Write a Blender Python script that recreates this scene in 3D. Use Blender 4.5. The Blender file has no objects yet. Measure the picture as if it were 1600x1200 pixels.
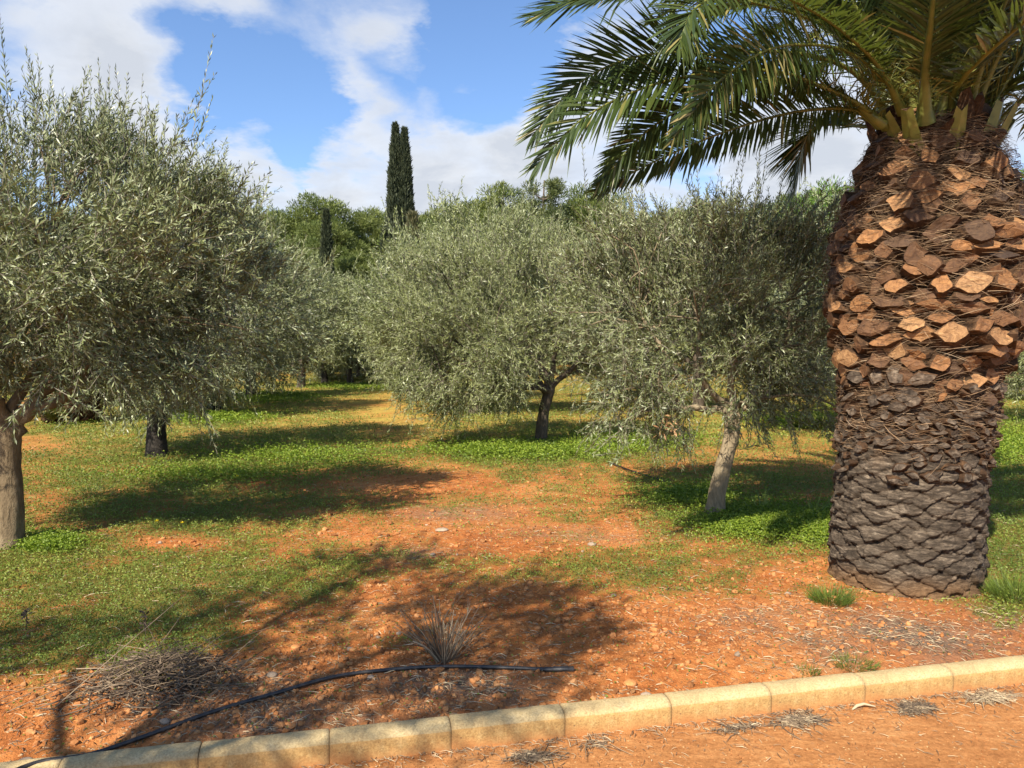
import bpy, math, random
import numpy as np
from mathutils import Vector
R = math.radians
rng = np.random.default_rng(7)
random.seed(7)
scene = bpy.context.scene
COL = scene.collection
CAM_H = 1.6; F = 1150.0; YH = 555.0
PITCH = math.atan((600 - YH) / F)

# ------------------------------------------------------------------ helpers
def ray(px, py):
    cx, cy = (px - 800) / F, (600 - py) / F
    c, s = math.cos(PITCH), math.sin(PITCH)
    return np.array([cx, c + s * cy, -s + c * cy])
def at(px, py, y):
    d = ray(px, py); return np.array([0, 0, CAM_H]) + d * (y / d[1])
def onground(px, py, z=0.0):
    d = ray(px, py); return np.array([0, 0, CAM_H]) + d * ((z - CAM_H) / d[2])
def norm(v):
    v = np.asarray(v, float)
    return v / np.maximum(np.linalg.norm(v, axis=-1, keepdims=True), 1e-9)
def _h(ix, iy, s):
    n = (ix * 374761393 + iy * 668265263 + s * 1442695041) & 0x7fffffff
    n = ((n ^ (n >> 13)) * 1274126177) & 0x7fffffff
    return ((n ^ (n >> 16)) & 0xffff) / 65535.0
def vnoise(x, y, s=0):
    x = np.asarray(x, float); y = np.asarray(y, float)
    ix = np.floor(x).astype(np.int64); iy = np.floor(y).astype(np.int64)
    fx = x - ix; fy = y - iy
    fx = fx * fx * (3 - 2 * fx); fy = fy * fy * (3 - 2 * fy)
    a = _h(ix, iy, s); b = _h(ix + 1, iy, s); c = _h(ix, iy + 1, s); d = _h(ix + 1, iy + 1, s)
    return (a * (1 - fx) + b * fx) * (1 - fy) + (c * (1 - fx) + d * fx) * fy
def fbm(x, y, s=0, o=4):
    t = 0; a = 0.5; f = 1.0; w = 0
    for i in range(o):
        t = t + a * vnoise(x * f, y * f, s + i * 17); w += a; a *= .5; f *= 2.03
    return t / w
def sstep(a, b, x):
    t = np.clip((x - a) / (b - a), 0, 1); return t * t * (3 - 2 * t)

class MB:
    """collects vertices and faces and links them as ONE mesh"""
    def __init__(s): s.v = []; s.f = []; s.n = 0
    def add(s, v, f, m=0, r=None):
        v = np.asarray(v, float).reshape(-1, 3); f = np.asarray(f, np.int64)
        if len(f) == 0: return
        if r is None: r = np.full(len(f), rng.random())
        s.v.append(v); s.f.append((f + s.n, np.broadcast_to(np.asarray(m), (len(f),)), np.broadcast_to(np.asarray(r, float), (len(f),))))
        s.n += len(v)
    def mesh(s, name, mats, smooth=True):
        me = bpy.data.meshes.new(name)
        V = np.concatenate(s.v).astype(np.float32)
        me.vertices.add(len(V)); me.vertices.foreach_set('co', V.ravel())
        idx = np.concatenate([f.ravel() for f, m, r in s.f]).astype(np.int32)
        cnt = np.concatenate([np.full(len(f), f.shape[1]) for f, m, r in s.f]).astype(np.int32)
        st = np.concatenate([[0], np.cumsum(cnt)[:-1]]).astype(np.int32)
        me.loops.add(len(idx)); me.loops.foreach_set('vertex_index', idx)
        me.polygons.add(len(cnt)); me.polygons.foreach_set('loop_start', st)
        try: me.polygons.foreach_set('loop_total', cnt)
        except Exception: pass
        me.polygons.foreach_set('material_index', np.concatenate([m for f, m, r in s.f]).astype(np.int32))
        me.polygons.foreach_set('use_smooth', np.full(len(cnt), smooth))
        a = me.attributes.new('rnd', 'FLOAT', 'FACE')
        a.data.foreach_set('value', np.concatenate([r for f, m, r in s.f]).astype(np.float32))
        for m in mats: me.materials.append(m)
        me.update(calc_edges=True)
        return me

def link(name, me, parent=None, loc=None):
    o = bpy.data.objects.new(name, me); COL.objects.link(o)
    if loc is not None: o.location = [float(c) for c in loc]
    if parent is not None: o.parent = parent
    return o
def tag(o, label=None, cat=None, group=None, kind=None):
    if label: o['label'] = label
    if cat: o['category'] = cat
    if group: o['group'] = group
    if kind: o['kind'] = kind
    return o
def thing(name, loc, label, cat, group=None, rz=0.0):
    o = link(name, None, None, loc); o.rotation_euler = (0, 0, rz)
    return tag(o, label, cat, group)

def frame_of(t):
    up = np.array([0, 0, 1.0]) if abs(t[2]) < .9 else np.array([1.0, 0, 0])
    a = norm(np.cross(t, up)); return a, np.cross(a, t)
def tube(mb, P, rad, n=6, m=0, r=None, cap=True, rough=0.0):
    P = np.asarray(P, float); k = len(P); rad = np.broadcast_to(np.asarray(rad, float), (k,))
    T = norm(np.gradient(P, axis=0)); a, b = frame_of(T[0]); V = []
    ang = np.arange(n) * 2 * math.pi / n
    for i in range(k):
        a = norm(a - T[i] * np.dot(a, T[i])); b = np.cross(T[i], a)
        rr = rad[i] * (1 + rough * (rng.random(n) - .5))
        V.append(P[i] + np.outer(np.cos(ang) * rr, a) + np.outer(np.sin(ang) * rr, b))
    V = np.concatenate(V)
    i = np.arange(k - 1)[:, None] * n; j = np.arange(n)[None, :]; j2 = (j + 1) % n
    f = np.stack([i + j, i + j2, i + n + j2, i + n + j], -1).reshape(-1, 4)
    mb.add(V, f, m, r)
    if cap:
        for base, pt in ((0, P[0]), ((k - 1) * n, P[-1])):
            vv = np.vstack([V[base:base + n], pt]); jj = np.arange(n)
            mb.add(vv, np.stack([jj, (jj + 1) % n, np.full(n, n)], -1), m, r)
def spline(P, n=24):
    P = np.asarray(P, float); k = len(P)
    Q = np.vstack([2 * P[0] - P[1], P, 2 * P[-1] - P[-2]]); out = []
    for s in np.linspace(0, k - 1, n):
        i = min(int(s), k - 2); t = s - i
        p0, p1, p2, p3 = Q[i:i + 4]
        out.append(.5 * (2 * p1 + (p2 - p0) * t + (2 * p0 - 5 * p1 + 4 * p2 - p3) * t * t + (3 * p1 - p0 - 3 * p2 + p3) * t ** 3))
    return np.array(out)

# ------------------------------------------------------------------ materials
def mat(name):
    m = bpy.data.materials.new(name); m.use_nodes = True
    nt = m.node_tree; b = nt.nodes['Principled BSDF']; return m, nt, b
def N(nt, t, **k):
    n = nt.nodes.new(t)
    for a, v in k.items():
        if a == 'inp':
            for i, w in v.items():
                if isinstance(w, bpy.types.NodeSocket): nt.links.new(w, n.inputs[i])
                else: n.inputs[i].default_value = w
        else: setattr(n, a, v)
    return n
def ramp(nt, fac, stops):
    n = nt.nodes.new('ShaderNodeValToRGB'); e = n.color_ramp.elements
    while len(e) < len(stops): e.new(.5)
    for q, (p, c) in zip(e, stops):
        q.position = p; q.color = (*c, 1) if len(c) == 3 else c
    nt.links.new(fac, n.inputs[0]); return n.outputs[0]
def noise(nt, vec, scale, detail=4, rough=.6, dist=0):
    return N(nt, 'ShaderNodeTexNoise', inp={'Vector': vec, 'Scale': scale, 'Detail': detail, 'Roughness': rough, 'Distortion': dist}).outputs[0]
def mix(nt, fac, a, b, mode='MIX'):
    n = nt.nodes.new('ShaderNodeMix'); n.data_type = 'RGBA'; n.blend_type = mode
    for s, v in ((n.inputs[0], fac), (n.inputs[6], a), (n.inputs[7], b)):
        if isinstance(v, bpy.types.NodeSocket): nt.links.new(v, s)
        elif isinstance(v, (int, float)): s.default_value = v
        else: s.default_value = (*v, 1)
    return n.outputs[2]
def math_(nt, op, a, b=0.0, c=None):
    n = nt.nodes.new('ShaderNodeMath'); n.operation = op
    for s, v in zip(n.inputs, (a, b, c)):
        if v is None: continue
        if isinstance(v, bpy.types.NodeSocket): nt.links.new(v, s)
        else: s.default_value = v
    return n.outputs[0]
def attr(nt, name): return N(nt, 'ShaderNodeAttribute', attribute_name=name)
def coord(nt, which='Object'): return nt.nodes.new('ShaderNodeTexCoord').outputs[which]
def bump(nt, b, h, strength=.5, dist=.02):
    n = N(nt, 'ShaderNodeBump', inp={'Height': h, 'Strength': strength, 'Distance': dist})
    nt.links.new(n.outputs[0], b.inputs['Normal'])
def leafmat(name, stops, back=None, rough=.5, trans=.25, tcol=(.12, .16, .03), spec=.4, patch=None):
    m, nt, b = mat(name)
    c = ramp(nt, attr(nt, 'rnd').outputs['Fac'], stops)
    if patch:
        w = noise(nt, coord(nt), patch[0], 2, .5)
        c = mix(nt, ramp(nt, w, [(.42, (0, 0, 0)), (.62, (1, 1, 1))]), c, mix(nt, 1.0, c, patch[1], 'MULTIPLY'))
    if back:
        g = nt.nodes.new('ShaderNodeNewGeometry'); c = mix(nt, g.outputs['Backfacing'], c, back)
    nt.links.new(c, b.inputs['Base Color']); b.inputs['Roughness'].default_value = rough
    b.inputs['Specular IOR Level'].default_value = spec
    t = N(nt, 'ShaderNodeBsdfTranslucent', inp={'Color': (*tcol, 1)})
    x = N(nt, 'ShaderNodeMixShader', inp={0: trans, 1: b.outputs[0], 2: t.outputs[0]})
    nt.links.new(x.outputs[0], nt.nodes['Material Output'].inputs[0]); return m
def barkmat(name, c0, c1, c2, scale=6, bs=.7):
    m, nt, b = mat(name); co = coord(nt)
    mp = N(nt, 'ShaderNodeMapping', inp={'Vector': co, 'Scale': (1, 1, .35)}).outputs[0]
    n1 = noise(nt, mp, scale, 6, .65, .6); n2 = noise(nt, mp, scale * 7, 5, .7)
    h = math_(nt, 'MULTIPLY_ADD', n2, .5, n1)
    nt.links.new(ramp(nt, math_(nt, 'MULTIPLY', h, .66), [(.32, c0), (.5, c1), (.7, c2)]), b.inputs['Base Color'])
    b.inputs['Roughness'].default_value = .9; b.inputs['Specular IOR Level'].default_value = .15
    bump(nt, b, h, bs, .03); return m
def plain(name, stops, scale=20, rough=.85, bs=.4, spec=.2):
    m, nt, b = mat(name); co = coord(nt); n1 = noise(nt, co, scale, 6, .65)
    c = ramp(nt, n1, stops)
    r = attr(nt, 'rnd').outputs['Fac']
    c = mix(nt, 1.0, c, ramp(nt, r, [(0, (.6, .6, .6)), (1, (1.25, 1.25, 1.25))]), 'MULTIPLY')
    nt.links.new(c, b.inputs['Base Color']); b.inputs['Roughness'].default_value = rough
    b.inputs['Specular IOR Level'].default_value = spec
    bump(nt, b, n1, bs, .01); return m

M = {}
M['olive'] = leafmat('olive_leaf', [(0, (.034, .046, .012)), (.4, (.09, .11, .034)), (.8, (.21, .235, .085)), (1, (.40, .42, .19))],
                     back=(.235, .26, .13), rough=.42, trans=.12, tcol=(.13, .16, .05), spec=.5)
M['olive_fresh'] = leafmat('olive_leaf_fresh', [(0, (.045, .06, .012)), (.45, (.13, .155, .04)), (1, (.38, .40, .15))],
                     back=(.25, .275, .125), rough=.45, trans=.14, tcol=(.16, .18, .05), spec=.5)
M['twig'] = plain('olive_twig', [(.3, (.10, .085, .06)), (.7, (.26, .23, .18))])
M['bark_light'] = barkmat('olive_bark_light', (.065, .046, .027), (.165, .12, .07), (.30, .235, .145), 7, 1)
M['bark_pale'] = barkmat('olive_bark_pale', (.10, .08, .05), (.26, .205, .13), (.42, .345, .235), 7, .8)
M['bark_dark'] = barkmat('olive_bark_dark', (.016, .013, .011), (.035, .03, .025), (.08, .068, .055), 9, 1)  # old dark bark, with a trunk's shade mixed into the colour
M['bark_mid'] = barkmat('olive_bark_mid', (.035, .028, .02), (.09, .07, .05), (.19, .155, .115))
M['pine'] = leafmat('pine_needles', [(0, (.055, .075, .014)), (.5, (.115, .14, .028)), (1, (.21, .23, .055))], rough=.6, trans=.22, tcol=(.16, .2, .04), patch=(.5, (.75, .85, .8)))
M['pine_blue'] = leafmat('pine_needles_dark', [(0, (.035, .05, .014)), (.5, (.075, .095, .026)), (1, (.15, .165, .05))], rough=.6, trans=.2, tcol=(.12, .16, .04))
M['pine_bright'] = leafmat('pine_needles_bright', [(0, (.07, .13, .015)), (.5, (.12, .21, .025)), (1, (.19, .3, .04))], rough=.6, trans=.25, tcol=(.17, .27, .03))
M['cypress'] = leafmat('cypress_scales', [(0, (.016, .024, .011)), (.6, (.035, .046, .021)), (1, (.075, .085, .04))], rough=.65, trans=.08, tcol=(.05, .07, .02))
M['cypress_pale'] = leafmat('conifer_sprays', [(0, (.06, .06, .025)), (.6, (.12, .115, .05)), (1, (.19, .17, .085))], rough=.65, trans=.1)
M['pine_bark'] = barkmat('pine_bark', (.05, .04, .03), (.11, .085, .065), (.2, .16, .13), 4)
M['palm_leaf'] = leafmat('palm_leaflet', [(0, (.022, .038, .010)), (.6, (.042, .066, .017)), (.9, (.075, .10, .026)), (1, (.17, .165, .05))],
                         rough=.36, trans=.21, tcol=(.20, .25, .035), spec=.6)
M['palm_leaf_dry'] = leafmat('palm_leaflet_dry', [(0, (.16, .14, .04)), (.6, (.26, .22, .08)), (1, (.4, .33, .15))], rough=.5, trans=.2, tcol=(.3, .25, .06))
def rachis_mat():
    m, nt, b = mat('palm_rachis'); co = coord(nt); n1 = noise(nt, co, 9, 4)
    nt.links.new(ramp(nt, n1, [(.3, (.085, .10, .02)), (.55, (.155, .16, .034)), (.8, (.24, .19, .055))]), b.inputs['Base Color'])
    b.inputs['Roughness'].default_value = .4; return m
M['rachis'] = rachis_mat()

def stub_mat():
    m, nt, b = mat('palm_cut_face'); co = coord(nt)
    mp = N(nt, 'ShaderNodeMapping', inp={'Vector': co, 'Scale': (1, 1, 1)}).outputs[0]
    n1 = noise(nt, mp, 22, 8, .75, 1.2); n2 = noise(nt, N(nt, 'ShaderNodeMapping', inp={'Vector': co, 'Rotation': (.4, .3, .2), 'Scale': (1, 1, .22)}).outputs[0], 95, 5, .75)
    r = attr(nt, 'rnd').outputs['Fac']
    c = ramp(nt, r, [(0, (.04, .021, .010)), (.3, (.10, .050, .020)), (.55, (.22, .098, .031)), (.82, (.36, .168, .055)), (1, (.43, .24, .10))])
    c = mix(nt, ramp(nt, n1, [(.38, (0, 0, 0)), (.66, (1, 1, 1))]), mix(nt, 1.0, c, (.45, .4, .38), 'MULTIPLY'), c)
    nt.links.new(c, b.inputs['Base Color']); b.inputs['Roughness'].default_value = .75
    bump(nt, b, math_(nt, 'MULTIPLY_ADD', n2, .5, n1), .8, .012); return m
M['stub'] = stub_mat()
M['stub_side'] = plain('palm_stub_side', [(.3, (.022, .012, .007)), (.55, (.07, .037, .018)), (.75, (.17, .09, .04))], 30, .9, 1)
M['stub_old'] = plain('palm_stub_weathered', [(.3, (.03, .022, .016)), (.5, (.085, .062, .044)), (.7, (.20, .15, .105))], 24, .92, 1)
M['fibre'] = leafmat('palm_fibre', [(0, (.05, .03, .017)), (.5, (.13, .075, .036)), (.9, (.25, .155, .08)), (1, (.34, .25, .16))], rough=.8, trans=.0)
def trunk_mat():
    m, nt, b = mat('palm_trunk_bark'); co = coord(nt)
    g = attr(nt, 'crack').outputs['Fac']; hz = attr(nt, 'warm').outputs['Fac']
    mp = N(nt, 'ShaderNodeMapping', inp={'Vector': co, 'Scale': (1, 1, 4.5)}).outputs[0]
    n1 = noise(nt, mp, 9, 8, .75, .8); n2 = noise(nt, mp, 60, 6, .75)
    grey = ramp(nt, n1, [(.32, (.022, .016, .011)), (.47, (.06, .045, .032)), (.58, (.145, .11, .078)), (.72, (.38, .305, .22))])
    warm = ramp(nt, n1, [(.3, (.05, .028, .014)), (.5, (.15, .083, .04)), (.7, (.30, .18, .09))])
    c = mix(nt, hz, grey, warm)
    c = mix(nt, 1.0, c, ramp(nt, n2, [(.3, (.5, .5, .5)), (.7, (1.3, 1.3, 1.3))]), 'MULTIPLY')
    c = mix(nt, g, c, (.018, .012, .008))
    nt.links.new(c, b.inputs['Base Color']); b.inputs['Roughness'].default_value = .92
    b.inputs['Specular IOR Level'].default_value = .15
    bump(nt, b, math_(nt, 'MULTIPLY_ADD', n2, .9, math_(nt, 'MULTIPLY', n1, .6)), .8, .016); return m
M['trunk'] = trunk_mat()

def ground_mat():
    m, nt, b = mat('orchard_soil'); co = coord(nt)
    ga = attr(nt, 'grass').outputs['Fac']; ma = attr(nt, 'mulch').outputs['Fac']; st = attr(nt, 'straw').outputs['Fac']
    n1 = noise(nt, co, .9, 6, .6, .4); n2 = noise(nt, co, 14, 8, .72); n3 = noise(nt, co, 75, 4, .7)
    soil = ramp(nt, math_(nt, 'MULTIPLY_ADD', n2, .6, math_(nt, 'MULTIPLY', n1, .4)),
                [(.32, (.17, .052, .016)), (.45, (.38, .125, .034)), (.55, (.50, .19, .055)), (.68, (.60, .33, .13))])
    vo = N(nt, 'ShaderNodeTexVoronoi', inp={'Vector': co, 'Scale': 34})
    pe = ramp(nt, vo.outputs['Distance'], [(.16, (1, 1, 1)), (.3, (0, 0, 0))])
    sel = ramp(nt, N(nt, 'ShaderNodeSeparateColor', inp={0: vo.outputs['Color']}).outputs[0], [(.62, (0, 0, 0)), (.66, (1, 1, 1))])
    pf = math_(nt, 'MULTIPLY', pe, sel)
    soil = mix(nt, pf, soil, (.60, .40, .22))
    straw = ramp(nt, n2, [(.3, (.22, .18, .035)), (.6, (.44, .37, .08))])
    soil = mix(nt, math_(nt, 'MULTIPLY', st, ramp(nt, n1, [(.3, (.25, .25, .25)), (.6, (1, 1, 1))])), soil, straw)
    gm = ramp(nt, math_(nt, 'MULTIPLY_ADD', n3, .45, n2), [(.35, (.15, .10, .065)), (.6, (.27, .20, .14)), (.85, (.10, .07, .05))])
    soil = mix(nt, math_(nt, 'MULTIPLY', ma, ramp(nt, n2, [(.35, (.3, .3, .3)), (.55, (1, 1, 1))])), soil, gm)
    gr = ramp(nt, math_(nt, 'MULTIPLY_ADD', n3, .5, math_(nt, 'MULTIPLY', n2, .5)), [(.3, (.04, .055, .013)), (.5, (.09, .115, .022)), (.7, (.18, .19, .04))])
    th = math_(nt, 'ADD', ga, math_(nt, 'MULTIPLY_ADD', n2, 1.3, -.65))
    gf = ramp(nt, th, [(.36, (0, 0, 0)), (.95, (.85, .85, .85))])
    c = mix(nt, gf, soil, gr)
    nt.links.new(c, b.inputs['Base Color']); b.inputs['Roughness'].default_value = .95
    b.inputs['Specular IOR Level'].default_value = .1
    h = math_(nt, 'ADD', math_(nt, 'MULTIPLY_ADD', n3, .35, n2), math_(nt, 'MULTIPLY', pf, .25))
    bump(nt, b, h, .9, .035); return m
M['ground'] = ground_mat()
def path_mat():
    m, nt, b = mat('path_sand'); co = coord(nt)
    n1 = noise(nt, co, 2.2, 6, .6, .5); n2 = noise(nt, co, 45, 6, .75)
    mp = N(nt, 'ShaderNodeMapping', inp={'Vector': co, 'Rotation': (0, 0, R(35)), 'Scale': (1, 4, 1)}).outputs[0]
    n4 = noise(nt, mp, 7, 5, .7)
    c = ramp(nt, math_(nt, 'ADD', math_(nt, 'MULTIPLY', n1, .45), math_(nt, 'MULTIPLY', n4, .55)),
             [(.3, (.25, .10, .034)), (.5, (.385, .168, .058)), (.66, (.49, .245, .095))])
    c = mix(nt, 1.0, c, ramp(nt, n2, [(.32, (.62, .6, .58)), (.62, (1.12, 1.12, 1.12))]), 'MULTIPLY')
    vo = N(nt, 'ShaderNodeTexVoronoi', inp={'Vector': co, 'Scale': 60})
    sel = ramp(nt, N(nt, 'ShaderNodeSeparateColor', inp={0: vo.outputs['Color']}).outputs[0], [(.9, (0, 0, 0)), (.92, (1, 1, 1))])
    pf = math_(nt, 'MULTIPLY', ramp(nt, vo.outputs['Distance'], [(.15, (1, 1, 1)), (.3, (0, 0, 0))]), sel)
    c = mix(nt, pf, c, (.62, .42, .2))
    nt.links.new(c, b.inputs['Base Color']); b.inputs['Roughness'].default_value = .95; b.inputs['Specular IOR Level'].default_value = .1
    bump(nt, b, math_(nt, 'ADD', n2, math_(nt, 'MULTIPLY', n4, .7)), .6, .012); return m
M['path'] = path_mat()
def kerb_mat(name, a, b_, c_):
    m, nt, b = mat(name); co = coord(nt)
    n1 = noise(nt, co, 5, 6, .65, .3); n2 = noise(nt, co, 120, 4, .8); n3 = noise(nt, co, 33, 5, .7)
    c = ramp(nt, math_(nt, 'ADD', math_(nt, 'MULTIPLY', n1, .6), math_(nt, 'MULTIPLY', n3, .4)), [(.32, a), (.5, b_), (.68, c_)])
    c = mix(nt, 1.0, c, ramp(nt, n2, [(.3, (.62, .58, .52)), (.6, (1.1, 1.1, 1.1))]), 'MULTIPLY')
    sx = N(nt, 'ShaderNodeSeparateXYZ', inp={0: co}).outputs[0]
    e = math_(nt, 'ADD', math_(nt, 'ABSOLUTE', sx), math_(nt, 'MULTIPLY_ADD', n3, .05, -.025))
    c = mix(nt, ramp(nt, math_(nt, 'MULTIPLY', e, 2.0), [(.487, (0, 0, 0)), (.52, (.55, .55, .55))]), c, (.13, .085, .04))
    vo = N(nt, 'ShaderNodeTexVoronoi', inp={'Vector': co, 'Scale': 24})
    sp = ramp(nt, math_(nt, 'ADD', vo.outputs['Distance'], math_(nt, 'MULTIPLY', n1, .25)), [(.17, (.8, .8, .8)), (.22, (0, 0, 0))])
    c = mix(nt, sp, c, (.12, .08, .045))
    sz_ = N(nt, 'ShaderNodeSeparateXYZ', inp={0: co}).outputs[2]
    sp2 = math_(nt, 'ADD', sz_, math_(nt, 'MULTIPLY_ADD', n1, .14, -.07))
    c = mix(nt, N(nt, 'ShaderNodeMapRange', inp={'Value': sp2, 'From Min': -.085, 'From Max': -.03, 'To Min': .8, 'To Max': 0.0}).outputs[0], c, (.43, .17, .05))
    nt.links.new(c, b.inputs['Base Color']); b.inputs['Roughness'].default_value = .9
    bump(nt, b, math_(nt, 'ADD', n2, n3), .5, .008); return m
M['kerb_top'] = kerb_mat('kerb_top', (.33, .225, .105), (.47, .345, .165), (.54, .425, .235))
M['kerb_face'] = kerb_mat('kerb_face', (.33, .19, .065), (.46, .28, .10), (.52, .35, .15))
M['grass'] = leafmat('ground_cover_leaf', [(0, (.055, .085, .014)), (.4, (.13, .18, .026)), (.68, (.23, .275, .04)), (.85, (.36, .35, .075)), (1, (.50, .42, .16))],
                     rough=.55, trans=.3, tcol=(.17, .23, .02), spec=.3, patch=(.8, (.7, .78, .95)))
M['clover'] = leafmat('clover_leaf', [(0, (.07, .115, .012)), (.5, (.165, .235, .022)), (1, (.27, .33, .04))], rough=.5, trans=.35, tcol=(.2, .32, .02), spec=.3)
M['stone'] = plain('soil_clod', [(.3, (.21, .075, .025)), (.5, (.37, .15, .05)), (.75, (.50, .27, .115))], 9, .95, .6)
M['pale_stone'] = plain('pale_stone', [(.3, (.20, .14, .095)), (.7, (.36, .28, .20))], 12, .9, .5)
M['straw'] = leafmat('dry_litter', [(0, (.06, .04, .025)), (.4, (.18, .125, .075)), (.8, (.37, .275, .16)), (1, (.52, .42, .27))], rough=.8, trans=.05, tcol=(.3, .22, .1))
M['deadwood'] = leafmat('dead_twig', [(0, (.045, .030, .019)), (.4, (.13, .09, .055)), (.85, (.27, .195, .12)), (1, (.44, .35, .23))], rough=.85, trans=0)
def hose_mat():
    m, nt, b = mat('black_pipe'); co = coord(nt); n1 = noise(nt, co, 30, 4)
    nt.links.new(ramp(nt, n1, [(.4, (.012, .012, .013)), (.7, (.05, .042, .035))]), b.inputs['Base Color'])
    b.inputs['Roughness'].default_value = .45; return m
M['hose'] = hose_mat()
M['petal'] = leafmat('yellow_petal', [(0, (.75, .58, .02)), (1, (.85, .7, .03))], rough=.5, trans=.3, tcol=(.8, .65, .02))
M['stem'] = leafmat('green_stem', [(0, (.09, .14, .03)), (1, (.2, .26, .06))], rough=.5, trans=.2)
M['dry_leaf'] = leafmat('orange_dead_leaf', [(0, (.3, .16, .07)), (1, (.5, .3, .15))], rough=.7, trans=.15, tcol=(.4, .2, .08))

# ------------------------------------------------------------------ terrain
K0, KS = 3.285, 0.2203          # line of the kerb's back edge: y = K0 + KS * x
def gz(x, y):
    x = np.asarray(x, float); y = np.asarray(y, float)
    z = .10 * (fbm(x * .22, y * .22, 3, 3) - .5) * sstep(0, 3, y - K0 - KS * x)
    d = np.hypot(x * .55, y)
    z = z + 9.0 * sstep(46, 120, d) + 0.25 * sstep(42, 46, d)
    return z
def micro(x, y):
    return .028 * (fbm(x * 7, y * 7, 11, 3) - .5) + .013 * (fbm(x * 26, y * 26, 12, 2) - .5)
GB = [(150, 970, 230, 90, .42), (200, 800, 300, 90, .32), (450, 715, 220, 28, .3), (820, 708, 170, 22, .5), (1190, 815, 120, 40, .6),
      (1050, 765, 170, 40, .3), (1585, 850, 55, 160, .7), (840, 865, 60, 16, .08), (1010, 868, 80, 26, .15), (690, 735, 80, 24, -.3), (640, 682, 60, 20, -.3), (60, 860, 90, 40, .3), (520, 900, 130, 40, .22), (1060, 915, 90, 30, .25),
      (560, 595, 90, 14, .4), (880, 905, 70, 20, .2),
      (640, 770, 110, 30, -.2), (800, 800, 130, 40, -.25), (1080, 990, 330, 65, -.42), (595, 638, 62, 22, -.45), (1450, 1000, 200, 50, -.5),
      (120, 1130, 230, 50, -.5), (650, 1080, 300, 60, -.6), (560, 840, 90, 30, -.15), (660, 950, 170, 40, -.22), (250, 850, 60, 14, -.25), (1000, 830, 80, 30, -.3), (60, 800, 60, 50, -.25), (40, 690, 50, 12, -.4)]
def proj(x, y):
    yy = np.maximum(y, .5); return 800 + F * x / yy, YH + F * CAM_H / yy
def grass_mask(x, y):
    px, py = proj(x, y); g = .56 + 0 * x
    for a, b, sx, sy, w in GB: g = g + w * np.exp(-((px - a) / sx) ** 2 - ((py - b) / sy) ** 2)
    g = g + .13 * sstep(9, 14, y)
    g = g + .62 * (fbm(x * 1.1, y * 1.1, 5, 5) - .5) + .75 * (fbm(x * 3.2, y * 3.2, 6, 4) - .5) + .4 * (fbm(x * 10, y * 10, 16, 2) - .5)
    g = g - .5 * sstep(.5, 0, y - K0 - KS * x)
    return np.clip(g, 0, 1)
def mulch_mask(x, y):
    px, py = proj(x, y); g = 0 * x
    for a, b, sx, sy, w in [(1420, 1000, 170, 42, 1.2), (1190, 975, 80, 18, .7), (720, 1085, 110, 35, .9), (440, 1130, 190, 35, .8), (720, 800, 90, 14, .55), (900, 835, 120, 12, .45), (300, 1080, 160, 30, .6), (800, 1100, 40, 20, .6), (640, 865, 60, 10, .5)]:
        g = g + w * np.exp(-((px - a) / sx) ** 2 - ((py - b) / sy) ** 2)
    return np.clip(g * (2.3 * fbm(x * 3, y * 3, 8, 3) - .15), 0, 1)

def build_ground():
    nx, ny = 620, 560
    u = np.linspace(-1, 1, nx); u = np.sign(u) * (.55 * abs(u) + .45 * abs(u) ** 2.2)
    j = np.arange(ny); b = math.log(751) / (ny - 1); d = .8 * (np.exp(b * j) - 1)
    U, D = np.meshgrid(u, d)
    X = U * (6.5 + 1.3 * D); Y = K0 + KS * X - .02 + D
    fade = sstep(0, .12, D)
    Z = gz(X, Y) + micro(X, Y) * fade * (1 - sstep(8, 30, D)) - .012 * (1 - fade)
    Z = Z - .018 * (1 - sstep(.02, .35, D))
    V = np.stack([X, Y, Z], -1).reshape(-1, 3)
    i = np.arange(ny - 1)[:, None] * nx; k = np.arange(nx - 1)[None, :]
    f = np.stack([i + k, i + k + 1, i + nx + k + 1, i + nx + k], -1).reshape(-1, 4)
    mb = MB(); mb.add(V, f, 0)
    me = mb.mesh('ground', [M['ground']])
    x, y = V[:, 0], V[:, 1]
    for n, val in (('grass', grass_mask(x, y)), ('mulch', mulch_mask(x, y)), ('straw', .75 * sstep(8, 19, y) * (1 - .7 * sstep(44, 50, y)))):
        a = me.attributes.new(n, 'FLOAT', 'POINT'); a.data.foreach_set('value', val.astype(np.float32))
    tag(link('ground', me), 'orange stony soil with patches of green ground cover under the olive grove', 'ground', kind='structure')
build_ground()

PZ = -.11
def build_path():
    nx, ny = 300, 160
    u = np.linspace(-1, 1, nx); u = np.sign(u) * abs(u) ** 1.7
    d = 12 * np.linspace(0, 1, ny) ** 2
    U, D = np.meshgrid(u, d); X = U * 40; Y = K0 + KS * X - .04 - D
    Z = PZ + .012 * (fbm(X * 3, Y * 3, 31, 3) - .5) * sstep(.1, .25, D) + .004 * (fbm(X * 30, Y * 30, 32, 2) - .5)
    V = np.stack([X, Y, Z], -1).reshape(-1, 3)
    i = np.arange(ny - 1)[:, None] * nx; k = np.arange(nx - 1)[None, :]
    f = np.stack([i + k, i + nx + k, i + nx + k + 1, i + k + 1], -1).reshape(-1, 4)
    mb = MB(); mb.add(V, f, 0)
    tag(link('path', mb.mesh('path', [M['path']])), 'orange sandy path along the kerb', 'path', kind='structure')
build_path()

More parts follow.
